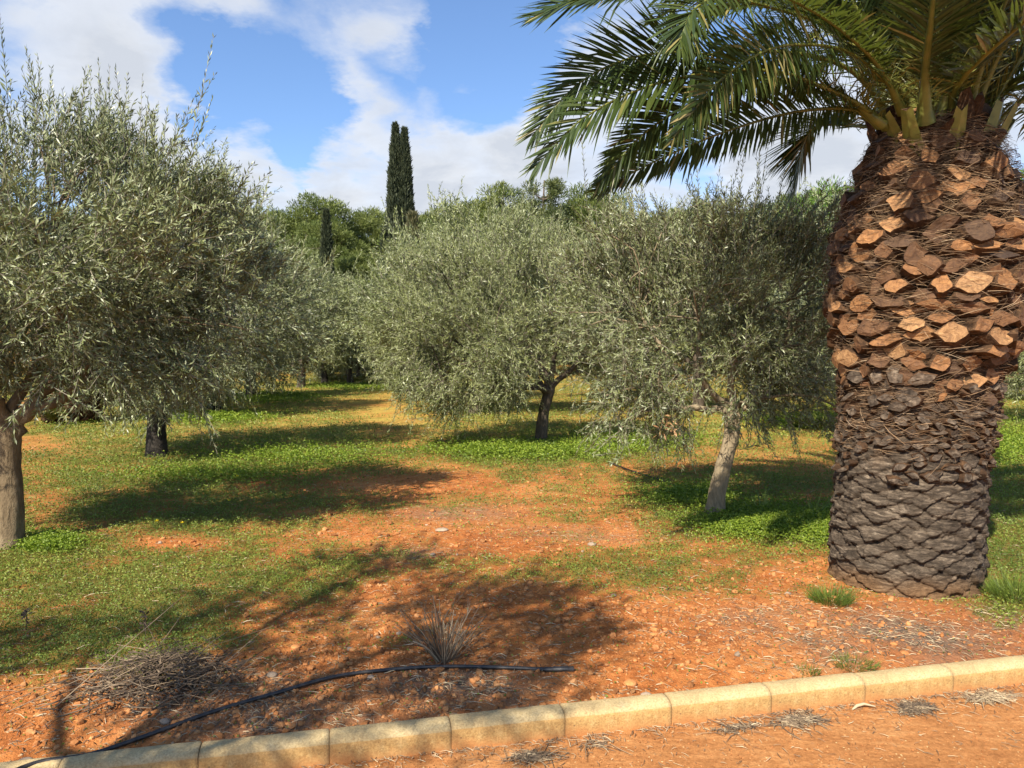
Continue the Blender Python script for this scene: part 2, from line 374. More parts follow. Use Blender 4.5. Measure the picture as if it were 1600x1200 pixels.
# kerb stones, each one a thing
def kerb_mesh():
    L, W = .511, .105
    prof = [(-W, -.2), (-W, -.02), (-W, -.008), (-W + .002, .004), (-W + .008, .015), (-W + .022, .024), (-.06, .030), (-.02, .030), (-.008, .026), (0, .016), (0, -.2)]
    ns = 26; xs = np.concatenate([[-.5], np.linspace(-.488, .488, ns), [.5]]) * L
    V = []
    for q, x in enumerate(xs):
        sh = .004 if q in (0, len(xs) - 1) else 0
        for (y, z) in prof:
            V.append((x, y + (sh if y < -.05 else -sh) * (z > -.19), z - sh * (z > 0)))
    V = np.array(V); p = len(prof)
    V[:, 1] += .004 * (fbm(V[:, 0] * 30, V[:, 2] * 40 + V[:, 1] * 20, 3, 3) - .5)
    V[:, 2] += .004 * (fbm(V[:, 0] * 30 + 7, V[:, 1] * 40, 4, 3) - .5)
    f = []; m = []
    for i in range(len(xs) - 1):
        for k in range(p - 1):
            f.append((i * p + k, i * p + k + 1, (i + 1) * p + k + 1, (i + 1) * p + k)); m.append(1 if k < 3 else 0)
    mb = MB(); mb.add(V, np.array(f)[:, ::-1], np.array(m))
    c = len(V)
    for e in (0, len(xs) - 1):
        r = V[e * p:(e + 1) * p]; mb.add(np.vstack([r, r.mean(0)]), np.stack([np.arange(p), (np.arange(p) + 1) % p, np.full(p, p)], -1), 1)
    return mb.mesh('kerb_stone', [M['kerb_top'], M['kerb_face']])
kerb_me = kerb_mesh()
kdir = math.atan(KS); kx = .513 * math.cos(kdir)
x1338 = onground(1338, 1056)[0]
order = ['first', 'second', 'third', 'fourth', 'fifth', 'sixth', 'seventh', 'eighth', 'ninth', 'tenth']
xs_k = [x1338 + (1.5 - i) * kx for i in range(10)]
xs_k.insert(0, x1338 + 2.5 * kx)
k0 = None
for i, x in enumerate(xs_k):
    o = link('kerb_stone', kerb_me) if k0 is None else k0.copy()
    if k0 is None: k0 = o
    else: COL.objects.link(o)
    o.location = (x, K0 + KS * x, -.026 + random.uniform(-.003, .003)); o.rotation_euler = (random.uniform(-.006, .006), random.uniform(-.004, .004), kdir)
    if i == 0: lab = 'tan kerb stone cut off at the right end of the kerb row'
    elif i == 10: lab = 'tan kerb stone cut off at the left end of the row near the pipe'
    else: lab = order[i - 1] + ' whole tan kerb stone counting from the right end of the row'
    tag(o, lab, 'kerb stone', 'kerb stones edging the path')

for i in list(range(1, 6)) + list(range(-5, 0)):
    o = k0.copy(); COL.objects.link(o); x = (x1338 + (2.5 + i) * kx) if i > 0 else (x1338 + (1.5 - 9 + i) * kx)
    o.location = (x, K0 + KS * x, -.026); o.rotation_euler = (0, 0, kdir)
    tag(o, 'tan kerb stone outside the frame, where the kerb row goes on', 'kerb stone', 'kerb stones outside the frame')

# ------------------------------------------------------------------ foliage builders
def leaves(mb, P, D, L, W, m, r, fold=.0):
    """one narrow four-point leaf per row: base, two shoulders, tip"""
    n = len(P); q = norm(rng.normal(size=(n, 3))); S = norm(np.cross(D, q)); Nn = np.cross(S, D)
    L = np.broadcast_to(L, (n,))[:, None]; W = np.broadcast_to(W, (n,))[:, None]
    V = np.stack([P, P + D * L * .5 + S * W * .5 + Nn * L * fold, P + D * L, P + D * L * .45 - S * W * .5 + Nn * L * fold], 1).reshape(-1, 3)
    f = np.arange(n * 4).reshape(-1, 4); mb.add(V, f, m, r)
def sprigs(mb, P, D, L, nl, leafL, leafW, m, bend, twig_m, twig_r=.003, up=0.0, gap=.12, tone=None):
    n = len(P); L = np.broadcast_to(L, (n,)); a = norm(np.cross(D, rng.normal(size=(n, 3)))); b = np.cross(D, a)
    def pos(t): return P + D * (L * t)[:, None] + np.array([0, 0, 1.0]) * (bend * L * t * t)[:, None]
    if tone is None: tone = rng.random(n)
    for k in range(nl):
        t = gap + (1 - gap) * (k // 2 + .5 * rng.random(n)) / (nl / 2)
        th = (k // 2) * 1.57 + (k % 2) * math.pi + rng.normal(0, .5, n)
        rad = a * np.cos(th)[:, None] + b * np.sin(th)[:, None]
        Dk = D + np.array([0, 0, 1.0]) * (2 * bend * t)[:, None]
        ld = norm(Dk * .8 + rad * (.75 - .35 * t)[:, None] + rng.normal(0, .22, (n, 3)) + [0, 0, up])
        sz = (1.05 - .45 * t) * rng.uniform(.75, 1.2, n)
        leaves(mb, pos(t), ld, leafL * sz, leafW * sz, m, np.clip(.55 * tone + .45 * rng.random(n) ** 1.3, 0, 1))
    rs = []
    for t, rr in ((np.zeros(n), 1), (np.full(n, .5), .75), (np.ones(n), .35)):
        c = pos(t); rs.append(np.stack([c + twig_r * rr * (a * math.cos(w) + b * math.sin(w)) for w in (0, 2.09, 4.19)], 1))
    V = np.stack(rs, 1).reshape(-1, 3); base = np.arange(n)[:, None] * 9; fs = []
    for s in (0, 3):
        for k in range(3): fs.append(np.stack([base[:, 0] + s + k, base[:, 0] + s + (k + 1) % 3, base[:, 0] + s + 3 + (k + 1) % 3, base[:, 0] + s + 3 + k], -1))
    mb.add(V, np.concatenate(fs), twig_m, rng.random(n * 6))

def in_lobes(lobes, n, edge=.5, mind=.3):
    """points spread through a union of ellipsoids, more of them near its surface"""
    C = np.array([l[:3] for l in lobes]); Rr = np.array([l[3:6] for l in lobes]); w = Rr.prod(1) ** .75; w = w / w.sum(); out = []
    tries = 0
    while len(out) < n and tries < n * 60:
        tries += 1
        i = rng.choice(len(lobes), p=w); d = norm(rng.normal(size=3)); p = C[i] + d * Rr[i] * rng.random() ** (edge * .66)
        q = (((p - C) / Rr) ** 2).sum(1); q[i] = 9
        if (q < .45).any() and rng.random() < .8: continue
        if out and np.min(np.linalg.norm(np.array(out) - p, axis=1)) < mind * (1 if tries < n * 30 else .6): continue
        out.append(p)
    return np.array(out)

def olive(trunk, rad, lobes, nbough, nleaf, leafL, leafW, shoots=0, sig=.26, mind=.3, leafm='olive', bark='bark_mid', droop=.5, sprigL=.42, limbs=None, twig_r=.003):
    trunk = spline(trunk, 14); fork = trunk[-1]
    tb = MB(); rr = np.interp(np.linspace(0, 1, 14), [0, .06, .16, .6, 1], [rad * 1.75, rad * 1.35, rad * 1.08, rad * .92, rad * .95])
    tube(tb, trunk, rr, 14, 0, rough=.12)
    C = np.array([l[:3] for l in lobes]); cen = np.average(C, axis=0, weights=[l[3] * l[4] * l[5] for l in lobes])
    pts = [fork]; prad = [rad * .7]
    ends = [c + rng.normal(0, .12, 3) for c in C] if limbs is None else [np.array(l) for l in limbs]
    for e in ends:
        v = e - fork; mid = fork + v * .45 + np.array([v[0] * .18, v[1] * .18, -.05 * np.linalg.norm(v)]) + rng.normal(0, .07, 3)
        c = spline([fork - np.array([0, 0, rad * 1.6]), fork + (mid - fork) * .22 + np.array([0, 0, rad * .2]), mid, e], 12)
        c[2:-1] += rng.normal(0, .018, (9, 3))
        rl = np.interp(np.linspace(0, 1, 12), [0, .15, 1], [rad * .5, rad * .58, rad * .18]); tube(tb, c, rl, 8, 0, rough=.1)
        pts += list(c[3:]); prad += list(rl[3:])
    pts = np.array(pts); prad = np.array(prad)
    B = in_lobes(lobes, nbough, .5, mind)
    rag = rng.random(len(B)) < .2
    B = B + norm(B - cen) * (rag * rng.uniform(.12, .38, len(B)))[:, None] * [1, 1, .8]
    cb = MB(); zlo, zhi = B[:, 2].min(), B[:, 2].max()
    for p in B:
        d = np.linalg.norm(pts - p, axis=1) + .7 * np.maximum(0, pts[:, 2] - p[2]); i = int(np.argmin(d)); s = pts[i]
        mid = (s + p) / 2 + rng.normal(0, .06, 3) + [0, 0, .10 * np.linalg.norm(p - s)]
        tube(tb, spline([s, mid, p], 6), np.linspace(min(prad[i] * .6, .022), .006, 6), 5, 0, cap=False)
    ns = int(nleaf / 24)
    wb = rng.gamma(1.15, 1, len(B)) + .12; bi = rng.choice(len(B), ns, p=wb / wb.sum()); btone = rng.random(len(B))[bi]; wz = (B[bi, 2] - zlo) / (zhi - zlo + 1e-6)
    P = B[bi] + rng.normal(0, sig, (ns, 3)) * [1, 1, .8]
    out = norm(P - cen)
    D = norm(out * .55 + rng.normal(0, .5, (ns, 3)) + np.outer(.85 * sstep(.12, .75, wz) - droop * .6 * sstep(.3, 0, wz), [0, 0, 1]))
    Ls = sprigL * rng.uniform(.6, 1.35, ns); bend = np.where(wz < .4, -.14, -.03) + rng.normal(0, .1, ns)
    sprigs(cb, P - D * Ls[:, None] * .35, D, Ls, 24, leafL, leafW, 0, bend, 1, twig_r, tone=.5 * btone + .5 * rng.random(ns))
    if shoots:
        top = B[np.argsort(-B[:, 2])[:max(6, len(B) // 4)]]; i = rng.choice(len(top), max(5, len(top) // 3), replace=False)[rng.integers(0, max(5, len(top) // 3), shoots)]
        P = top[i] + rng.normal(0, .18, (shoots, 3)); D = norm(np.array([0, 0, 1.0]) + .25 * norm(P - cen) + rng.normal(0, .18, (shoots, 3)))
        sprigs(cb, P, D, rng.uniform(.45, .95, shoots), 34, leafL, leafW, 0, rng.normal(0, .06, shoots), 1, twig_r, .25)
    return tb.mesh('olive_trunk', [M[bark]]), cb.mesh('olive_crown', [M[leafm], M['twig']], False)
def plant_tree(name, label, cat, group, loc, meshes, rz=0.0, sc=1.0):
    r = thing(name, loc, label, cat, group, rz); r.scale = (sc, sc, sc)
    link('trunk', meshes[0], r); link('crown', meshes[1], r); return r
def gpos(px, py):
    p = onground(px, py); return np.array([p[0], p[1], float(gz(p[0], p[1])) - .03])
OG = 'olive trees of the grove'
# near left tree: fork low, tall shoots against the sky
p = gpos(12, 852)
m_near = olive([(0, 0, -.05), (.03, 0, .35), (.01, .02, .75), (.04, 0, 1.05)], .10,
    [(-.3, .1, 2.55, 1.3, 1.4, 1.0), (.75, .4, 2.45, 1.0, 1.1, .85), (.0, -.5, 2.3, 1.1, .9, .65), (.25, .3, 3.15, .9, .9, .5), (1.35, .8, 2.3, .65, .8, .7), (-.9, .1, 2.9, 1.0, 1.0, .8), (.6, -.1, 1.85, .5, .5, .3), (1.25, .2, 1.6, .5, .6, .3), (-.9, -.2, 1.7, .5, .6, .3)],
    95, 112000, .078, .0155, shoots=150, sig=.19, mind=.36, bark='bark_light', sprigL=.40, droop=.2,
    limbs=[(.75, .0, 1.6), (-.6, .2, 2.0), (.2, .3, 2.5), (-.2, -.4, 2.1), (.9, .5, 2.3), (-1.0, .1, 2.6)])
plant_tree('olive_tree', 'near olive tree on a smooth tan forked trunk with tall shoots against the sky', 'tree', OG, p, m_near)
# second in the left row, dark trunk, its shade put into the bark colour
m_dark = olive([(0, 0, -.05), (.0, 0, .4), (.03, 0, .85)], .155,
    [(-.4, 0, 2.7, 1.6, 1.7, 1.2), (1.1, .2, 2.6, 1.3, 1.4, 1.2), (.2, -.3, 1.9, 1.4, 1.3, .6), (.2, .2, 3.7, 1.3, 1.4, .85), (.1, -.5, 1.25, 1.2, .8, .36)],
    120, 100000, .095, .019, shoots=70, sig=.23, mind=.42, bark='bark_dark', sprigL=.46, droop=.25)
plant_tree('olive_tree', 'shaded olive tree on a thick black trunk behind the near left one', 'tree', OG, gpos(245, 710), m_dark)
# centre tree with a wide skirt hanging to the left
m_mid = olive([(0, 0, -.05), (.02, 0, .35), (.07, 0, .7), (.16, 0, 1.05)], .105,
    [(-.3, 0, 2.5, 1.2, 1.3, .95), (-1.6, -.2, 2.0, 1.1, 1.1, .85), (-1.45, -.5, 1.15, .95, .8, .5), (.8, 0, 2.45, .85, 1.2, .95), (-.4, .2, 3.3, 1.1, 1.1, .62), (-.6, -.9, 1.6, .9, .6, .55), (.95, .1, 1.75, .55, .7, .4), (-1.7, .3, 2.9, .85, 1, .65), (.7, .2, 3.2, .7, .8, .5)],
    120, 145000, .082, .0160, shoots=60, sig=.2, mind=.38, leafm='olive_fresh', bark='bark_mid', sprigL=.42, droop=.3)
plant_tree('olive_tree', 'middle olive tree on a thin dark trunk with low foliage sweeping to the left', 'tree', OG, gpos(845, 693), m_mid)
# right tree, leaning pale trunk
m_lean = olive([(0, 0, -.05), (.04, 0, .3), (.10, .0, .55), (.17, .02, .8), (.19, .02, 1.05)], .082,
    [(-.15, .1, 2.4, .85, .9, .6), (.75, .1, 2.25, .6, .8, .7), (-.75, 0, 1.9, .6, .7, .5), (-.70, -.15, 1.2, .45, .5, .36), (.72, 0, 1.5, .45, .6, .36), (-.1, .1, 2.7, .7, .7, .32), (.75, .1, 2.55, .42, .5, .36), (.8, .1, 1.2, .36, .45, .3), (.1, -.4, 1.6, .42, .3, .3), (-.95, .2, 2.5, .4, .5, .4)],
    95, 105000, .064, .0125, shoots=45, sig=.16, mind=.27, bark='bark_pale', sprigL=.32, droop=.4,
    limbs=[(-.75, .1, 2.1), (-.25, -.3, 2.0), (.75, .1, 2.2), (.2, -.1, 2.5), (-.6, -.1, 1.4), (.7, 0, 1.6)])
t = plant_tree('olive_tree', 'small olive tree on a pale leaning trunk beside the big palm', 'tree', OG, gpos(1115, 802), m_lean)
mb = MB(); c = np.array([-.62, -.62, 1.0]); n = 45
leaves(mb, c + rng.normal(0, .05, (n, 3)) * [1.2, 1, 1.1], norm(rng.normal(0, .6, (n, 3)) + [.25, 0, -1.0]), .07, .016, 0, rng.random(n))
link('dead_foliage', mb.mesh('dead_foliage', [M['dry_leaf']], False), t)
mb = MB(); P0 = np.array([[.62, -.35, 1.05], [.66, -.3, 1.0], [.58, -.4, 1.1], [-.5, -.4, .95], [-.42, -.45, .9], [-.35, -.4, .95]])
sprigs(mb, P0, norm(rng.normal(0, .15, (6, 3)) + [.25, -.1, -1]), np.full(6, .4), 20, .07, .014, 0, np.zeros(6), 1)
link('hanging_foliage', mb.mesh('hanging_foliage', [M['olive'], M['twig']], False), t)
# generic further trees
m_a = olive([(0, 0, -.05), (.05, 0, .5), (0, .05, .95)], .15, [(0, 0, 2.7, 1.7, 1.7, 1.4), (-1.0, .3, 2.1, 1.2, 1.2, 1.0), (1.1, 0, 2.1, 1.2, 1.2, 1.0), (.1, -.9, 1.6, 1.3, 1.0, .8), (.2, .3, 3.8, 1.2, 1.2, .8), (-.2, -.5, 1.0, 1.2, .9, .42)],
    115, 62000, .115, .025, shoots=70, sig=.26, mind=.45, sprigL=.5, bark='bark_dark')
m_b = olive([(0, 0, -.05), (-.05, 0, .45), (-.1, .05, .9)], .14, [(0, 0, 2.5, 1.6, 1.6, 1.2), (-1.1, -.2, 2.3, 1.3, 1.2, 1.1), (1.0, .3, 2.5, 1.2, 1.2, 1.2), (.0, -.9, 1.5, 1.5, 1.0, .8), (-.3, .3, 3.4, 1.3, 1.2, .9)],
    115, 62000, .115, .025, shoots=90, sig=.26, mind=.45, sprigL=.5, leafm='olive_fresh', bark='bark_mid')
far = [(333, 647, m_a, .3, 1.12, 'third olive tree of the left row with foliage hanging around its dark trunk'),
       (393, 622, m_a, 2.2, 1.3, 'fourth olive tree of the left row, grey green behind the third'),
       (548, 601, m_b, 1.0, 1.3, 'far olive tree on a short dark trunk at the end of the grassy track'),
       (742, 648, m_b, 3.0, 1.22, 'olive tree right behind the middle one, its trunk hidden by foliage'),
       (690, 626, m_b, 4.4, 1.22, 'olive tree behind the middle row at the right edge of the track'),
       (650, 612, m_a, 5.1, 1.35, 'far olive tree closing the right side of the grassy track'),
       (1325, 678, m_a, .8, 1.02, 'olive tree half hidden by the big palm trunk'),
       (1090, 642, m_b, 2.0, 1.22, 'olive tree seen behind the leaning small one'),
       (960, 622, m_a, 3.3, 1.22, 'far olive tree filling the gap behind middle and leaning ones'),
       (1718, 667, m_b, 5.3, 1.0, 'olive tree cut by the right edge of the photo behind the palm'),
       (1393, 637, m_b, 1.3, 1.0, 'far olive tree behind the palm trunk'),
       (1203, 619, m_a, 4.0, 1.05, 'far olive tree showing above the small leaning one'),
       (470, 606, m_b, 2.7, 1.35, 'far olive tree at the left side of the track end'),
       (508, 599, m_a, 3.6, 1.25, 'last olive tree of the left rows where the alley ends'),
       (262, 640, m_b, 5.6, 1.1, 'olive tree far behind the thick black trunk'),
       (175, 632, m_a, 4.8, 1.1, 'olive tree far left beside the squat palm'),
       (1560, 625, m_a, .2, 1.0, 'far olive tree just right of the palm trunk')]
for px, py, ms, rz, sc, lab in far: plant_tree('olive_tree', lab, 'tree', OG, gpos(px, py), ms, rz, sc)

# ------------------------------------------------------------------ the wood behind
def conifer(H, lobes, ncl, per, cr, bl, bw, leafm, trunk_r):
    tb = MB(); tr = spline([(0, 0, -.3), (.15, 0, H * .3), (-.1, .1, H * .6), (0, 0, H * .93)], 12)
    tube(tb, tr, np.linspace(trunk_r, .04, 12), 8, 0, rough=.1)
    B = in_lobes(lobes, ncl, .45, cr * .75)
    for p in B[::2]:
        s = tr[np.argmin(np.linalg.norm(tr - (p - [0, 0, .18 * H * .3]), axis=1))]
        tube(tb, spline([s, (s + p) / 2 + [0, 0, -.1], p], 5), np.linspace(.06, .02, 5), 4, 0, cap=False)
    n = len(B) * per; bi = np.repeat(np.arange(len(B)), per); sc = np.repeat(rng.uniform(.6, 1.25, len(B)), per)
    d = norm(rng.normal(size=(n, 3)) + [0, 0, .35]); P = B[bi] + d * (cr * sc * rng.random(n) ** .6)[:, None] * [1, 1, .7]
    cb = MB(); tone = np.repeat(rng.random(len(B)), per)
    leaves(cb, P, norm(d + rng.normal(0, .45, (n, 3)) + [0, 0, .5]), bl * rng.uniform(.6, 1.3, n), bw, 0, np.clip(.5 * tone + .5 * rng.random(n), 0, 1))
    return tb.mesh('pine_trunk', [M['pine_bark']]), cb.mesh('pine_crown', [M[leafm]], False)
pn_a = conifer(9.5, [(0, 0, 6.6, 2.7, 2.7, 2.3), (1.3, .5, 5.2, 2.0, 2, 1.6), (-1.4, 0, 5.0, 2, 2, 1.7), (.3, -.6, 8.2, 1.6, 1.6, 1.3), (0, -1, 3.6, 2.2, 1.8, 1.3)], 230, 270, .60, .21, .045, 'pine', .2)
pn_b = conifer(9.5, [(0, 0, 6.2, 2.2, 2.2, 2.5), (.9, 0, 7.6, 1.3, 1.3, 1.2), (-.8, .4, 8.0, 1.2, 1.2, 1.4), (-1.5, -.3, 5.0, 1.7, 1.7, 1.5), (1.5, 0, 4.7, 1.8, 1.7, 1.6), (0, -1, 3.2, 2.2, 1.6, 1.3)], 240, 250, .55, .20, .042, 'pine', .2)
pn_big = conifer(12.2, [(0, 0, 8.0, 2.2, 2.2, 1.5), (-1.2, 0, 6.4, 2.0, 2.0, 1.2), (1.3, 0, 7.4, 1.7, 1.7, 1.0), (.2, 0, 10.2, 1.3, 1.3, 1.4), (.0, -.5, 5.0, 2.4, 2, 1.4), (-.7, 0, 9.4, 1.1, 1.1, .8), (.5, 0, 11.5, .6, .6, .6)], 170, 280, .52, .22, .042, 'pine_blue', .22)
pn_br = conifer(8, [(0, 0, 5.6, 2.6, 2.4, 2.0), (1.5, 0, 4.6, 1.8, 1.8, 1.6), (-1.5, 0, 4.6, 1.8, 1.8, 1.6), (0, 0, 3.2, 2.4, 2, 1.3)], 200, 260, .5, .17, .04, 'pine_bright', .18)
def pine_at(px, top, y, ms, H, lab, rz=0.0, name='pine_tree', grp='pine trees of the wood'):
    b = at(px, YH, y); z = float(gz(b[0], b[1])) - .2; h = at(px, top, y)[2] - z
    return plant_tree(name, lab, 'tree', grp, (b[0], b[1], z), ms, rz, h / H)
pine_at(850, 258, 47, pn_big, 12.2, 'tallest dark pine with layered boughs right of the cypress', .4)
pine_at(485, 308, 58, pn_a, 9.5, 'rounded yellow green pine behind the small cypress', .9)
pine_at(1318, 285, 36, pn_br, 7.6, 'bright green pine just left of the palm trunk', .2)
pine_at(1605, 258, 33, pn_br, 7.6, 'bright green pine at the right edge of the photo behind the palm', 1.9)
pine_at(768, 292, 54, pn_b, 9.5, 'slim pointed pine left of the tallest dark pine', 2.9)
pine_at(905, 292, 52, pn_a, 9.5, 'leafy pine tight against the right of the tallest one', 1.4)
pine_at(570, 322, 62, pn_b, 9.5, 'yellow green pine between the two cypresses', 5.0)
pine_at(700, 322, 60, pn_a, 9.5, 'yellow green pine just right of the tall cypress', 3.6)
LABP = 'yellow green pine in the dense wood behind the olive grove'
for k, (px, top, y) in enumerate([(430, 330, 60), (380, 345, 62), (330, 330, 64), (260, 335, 62), (525, 345, 54), (620, 330, 66), (655, 345, 52), (735, 318, 66), (820, 325, 60),
        (960, 322, 62), (1010, 338, 58), (1060, 330, 64), (1095, 318, 60), (1150, 326, 56), (1205, 322, 62), (1250, 305, 58), (1275, 300, 48), (1370, 300, 58), (1440, 300, 62), (1500, 310, 56), (1560, 300, 60), (1640, 300, 58), (180, 330, 60), (100, 330, 64), (30, 325, 58), (-60, 330, 62),
        (460, 370, 50), (600, 380, 48), (560, 400, 47), (720, 380, 49), (930, 380, 49), (1040, 380, 48), (1160, 370, 48), (500, 430, 46), (640, 430, 46), (1700, 300, 55), (300, 400, 50)]):
    pine_at(px, top, y, (pn_a, pn_b)[k % 2], 9.5, LABP, k * 1.3)

def cypress(H, w, tips, n, leafm, bl=.34, bw=.07):
    tb = MB(); tube(tb, spline([(0, 0, -.3), (0, 0, H * .5), (0, 0, H * .85)], 6), np.linspace(w * .16, .03, 6), 8)
    cb = MB()
    for (dx, hh, ww, share) in tips:
        k = int(n * share); t = rng.random(k) ** .8; z = hh * (.03 + .97 * t); th = rng.random(k) * 6.283
        env = ww * np.interp(t, [0, .08, .35, .7, .9, 1], [.55, .8, 1, .68, .30, .03])
        lump = .62 + .8 * fbm(th * 1.9 + dx * 9, z * 1.5, 77, 4)
        r = env * lump * rng.random(k) ** .25
        P = np.stack([dx * (.4 + .6 * t) + np.cos(th) * r, np.sin(th) * r, z], -1)
        D = norm(np.stack([np.cos(th) * .4, np.sin(th) * .4, np.full(k, 1.0)], -1) + rng.normal(0, .25, (k, 3)))
        leaves(cb, P, D, bl * rng.uniform(.6, 1.2, k), bw, 0, rng.random(k))
    return tb.mesh('cypress_trunk', [M['pine_bark']]), cb.mesh('cypress_crown', [M[leafm]], False)
m = cypress(15.4, 1.0, [(-.28, 15.5, .76, .5), (.28, 15.2, .76, .5)], 46000, 'cypress')
pine_at(627, 200, 45, m, 15.4, 'tall dark double topped cypress above the pines', 0, 'cypress_tree', 'cypress trees')
m2 = cypress(8, .4, [(0, 8, .34, 1.0)], 12000, 'cypress', .26, .06)
pine_at(512, 332, 44, m2, 8, 'small slender dark cypress left of the tall double one', 0, 'cypress_tree', 'cypress trees')
m3 = cypress(8, .8, [(0, 8, .6, 1.0)], 12000, 'cypress_pale', .4)
pine_at(646, 340, 42, m3, 8, 'small olive brown conifer at the foot of the tall cypress', 0, 'conifer')
pine_at(602, 360, 44, m2, 8, 'narrow dark cypress shoot low against the left of the tall one', 1, 'cypress_tree', 'cypress trees')

# ------------------------------------------------------------------ the big palm
YP = 5.27
pc = at(1421, YH, YP)
palm = thing('palm_tree', (pc[0], pc[1], -.02), 'big palm with a swollen pineapple shaped trunk by the kerb', 'palm tree')
SIL = [(960, 1298, 1545), (930, 1299, 1544), (850, 1296, 1542), (700, 1310, 1546), (640, 1316, 1549), (580, 1318, 1554), (530, 1312, 1572), (480, 1305, 1588), (430, 1302, 1588), (380, 1304, 1586), (340, 1316, 1578), (300, 1328, 1566), (260, 1345, 1553), (225, 1358, 1540), (195, 1385, 1525), (170, 1410, 1505)]
sz = np.array([at(1421, a, YP)[2] for a, l, r in SIL]); srad = np.array([(r - l) / 2 / F * YP for a, l, r in SIL]) * .968
scx = np.array([((l + r) / 2 - 1421) / F * YP for a, l, r in SIL])
srad *= np.interp(sz, [0, 1.3, 1.65, 2.4], [.93, .935, .96, .99])
def tr_r(z): return np.interp(z, sz, srad)
def tr_c(z): return np.interp(z, sz, scx)
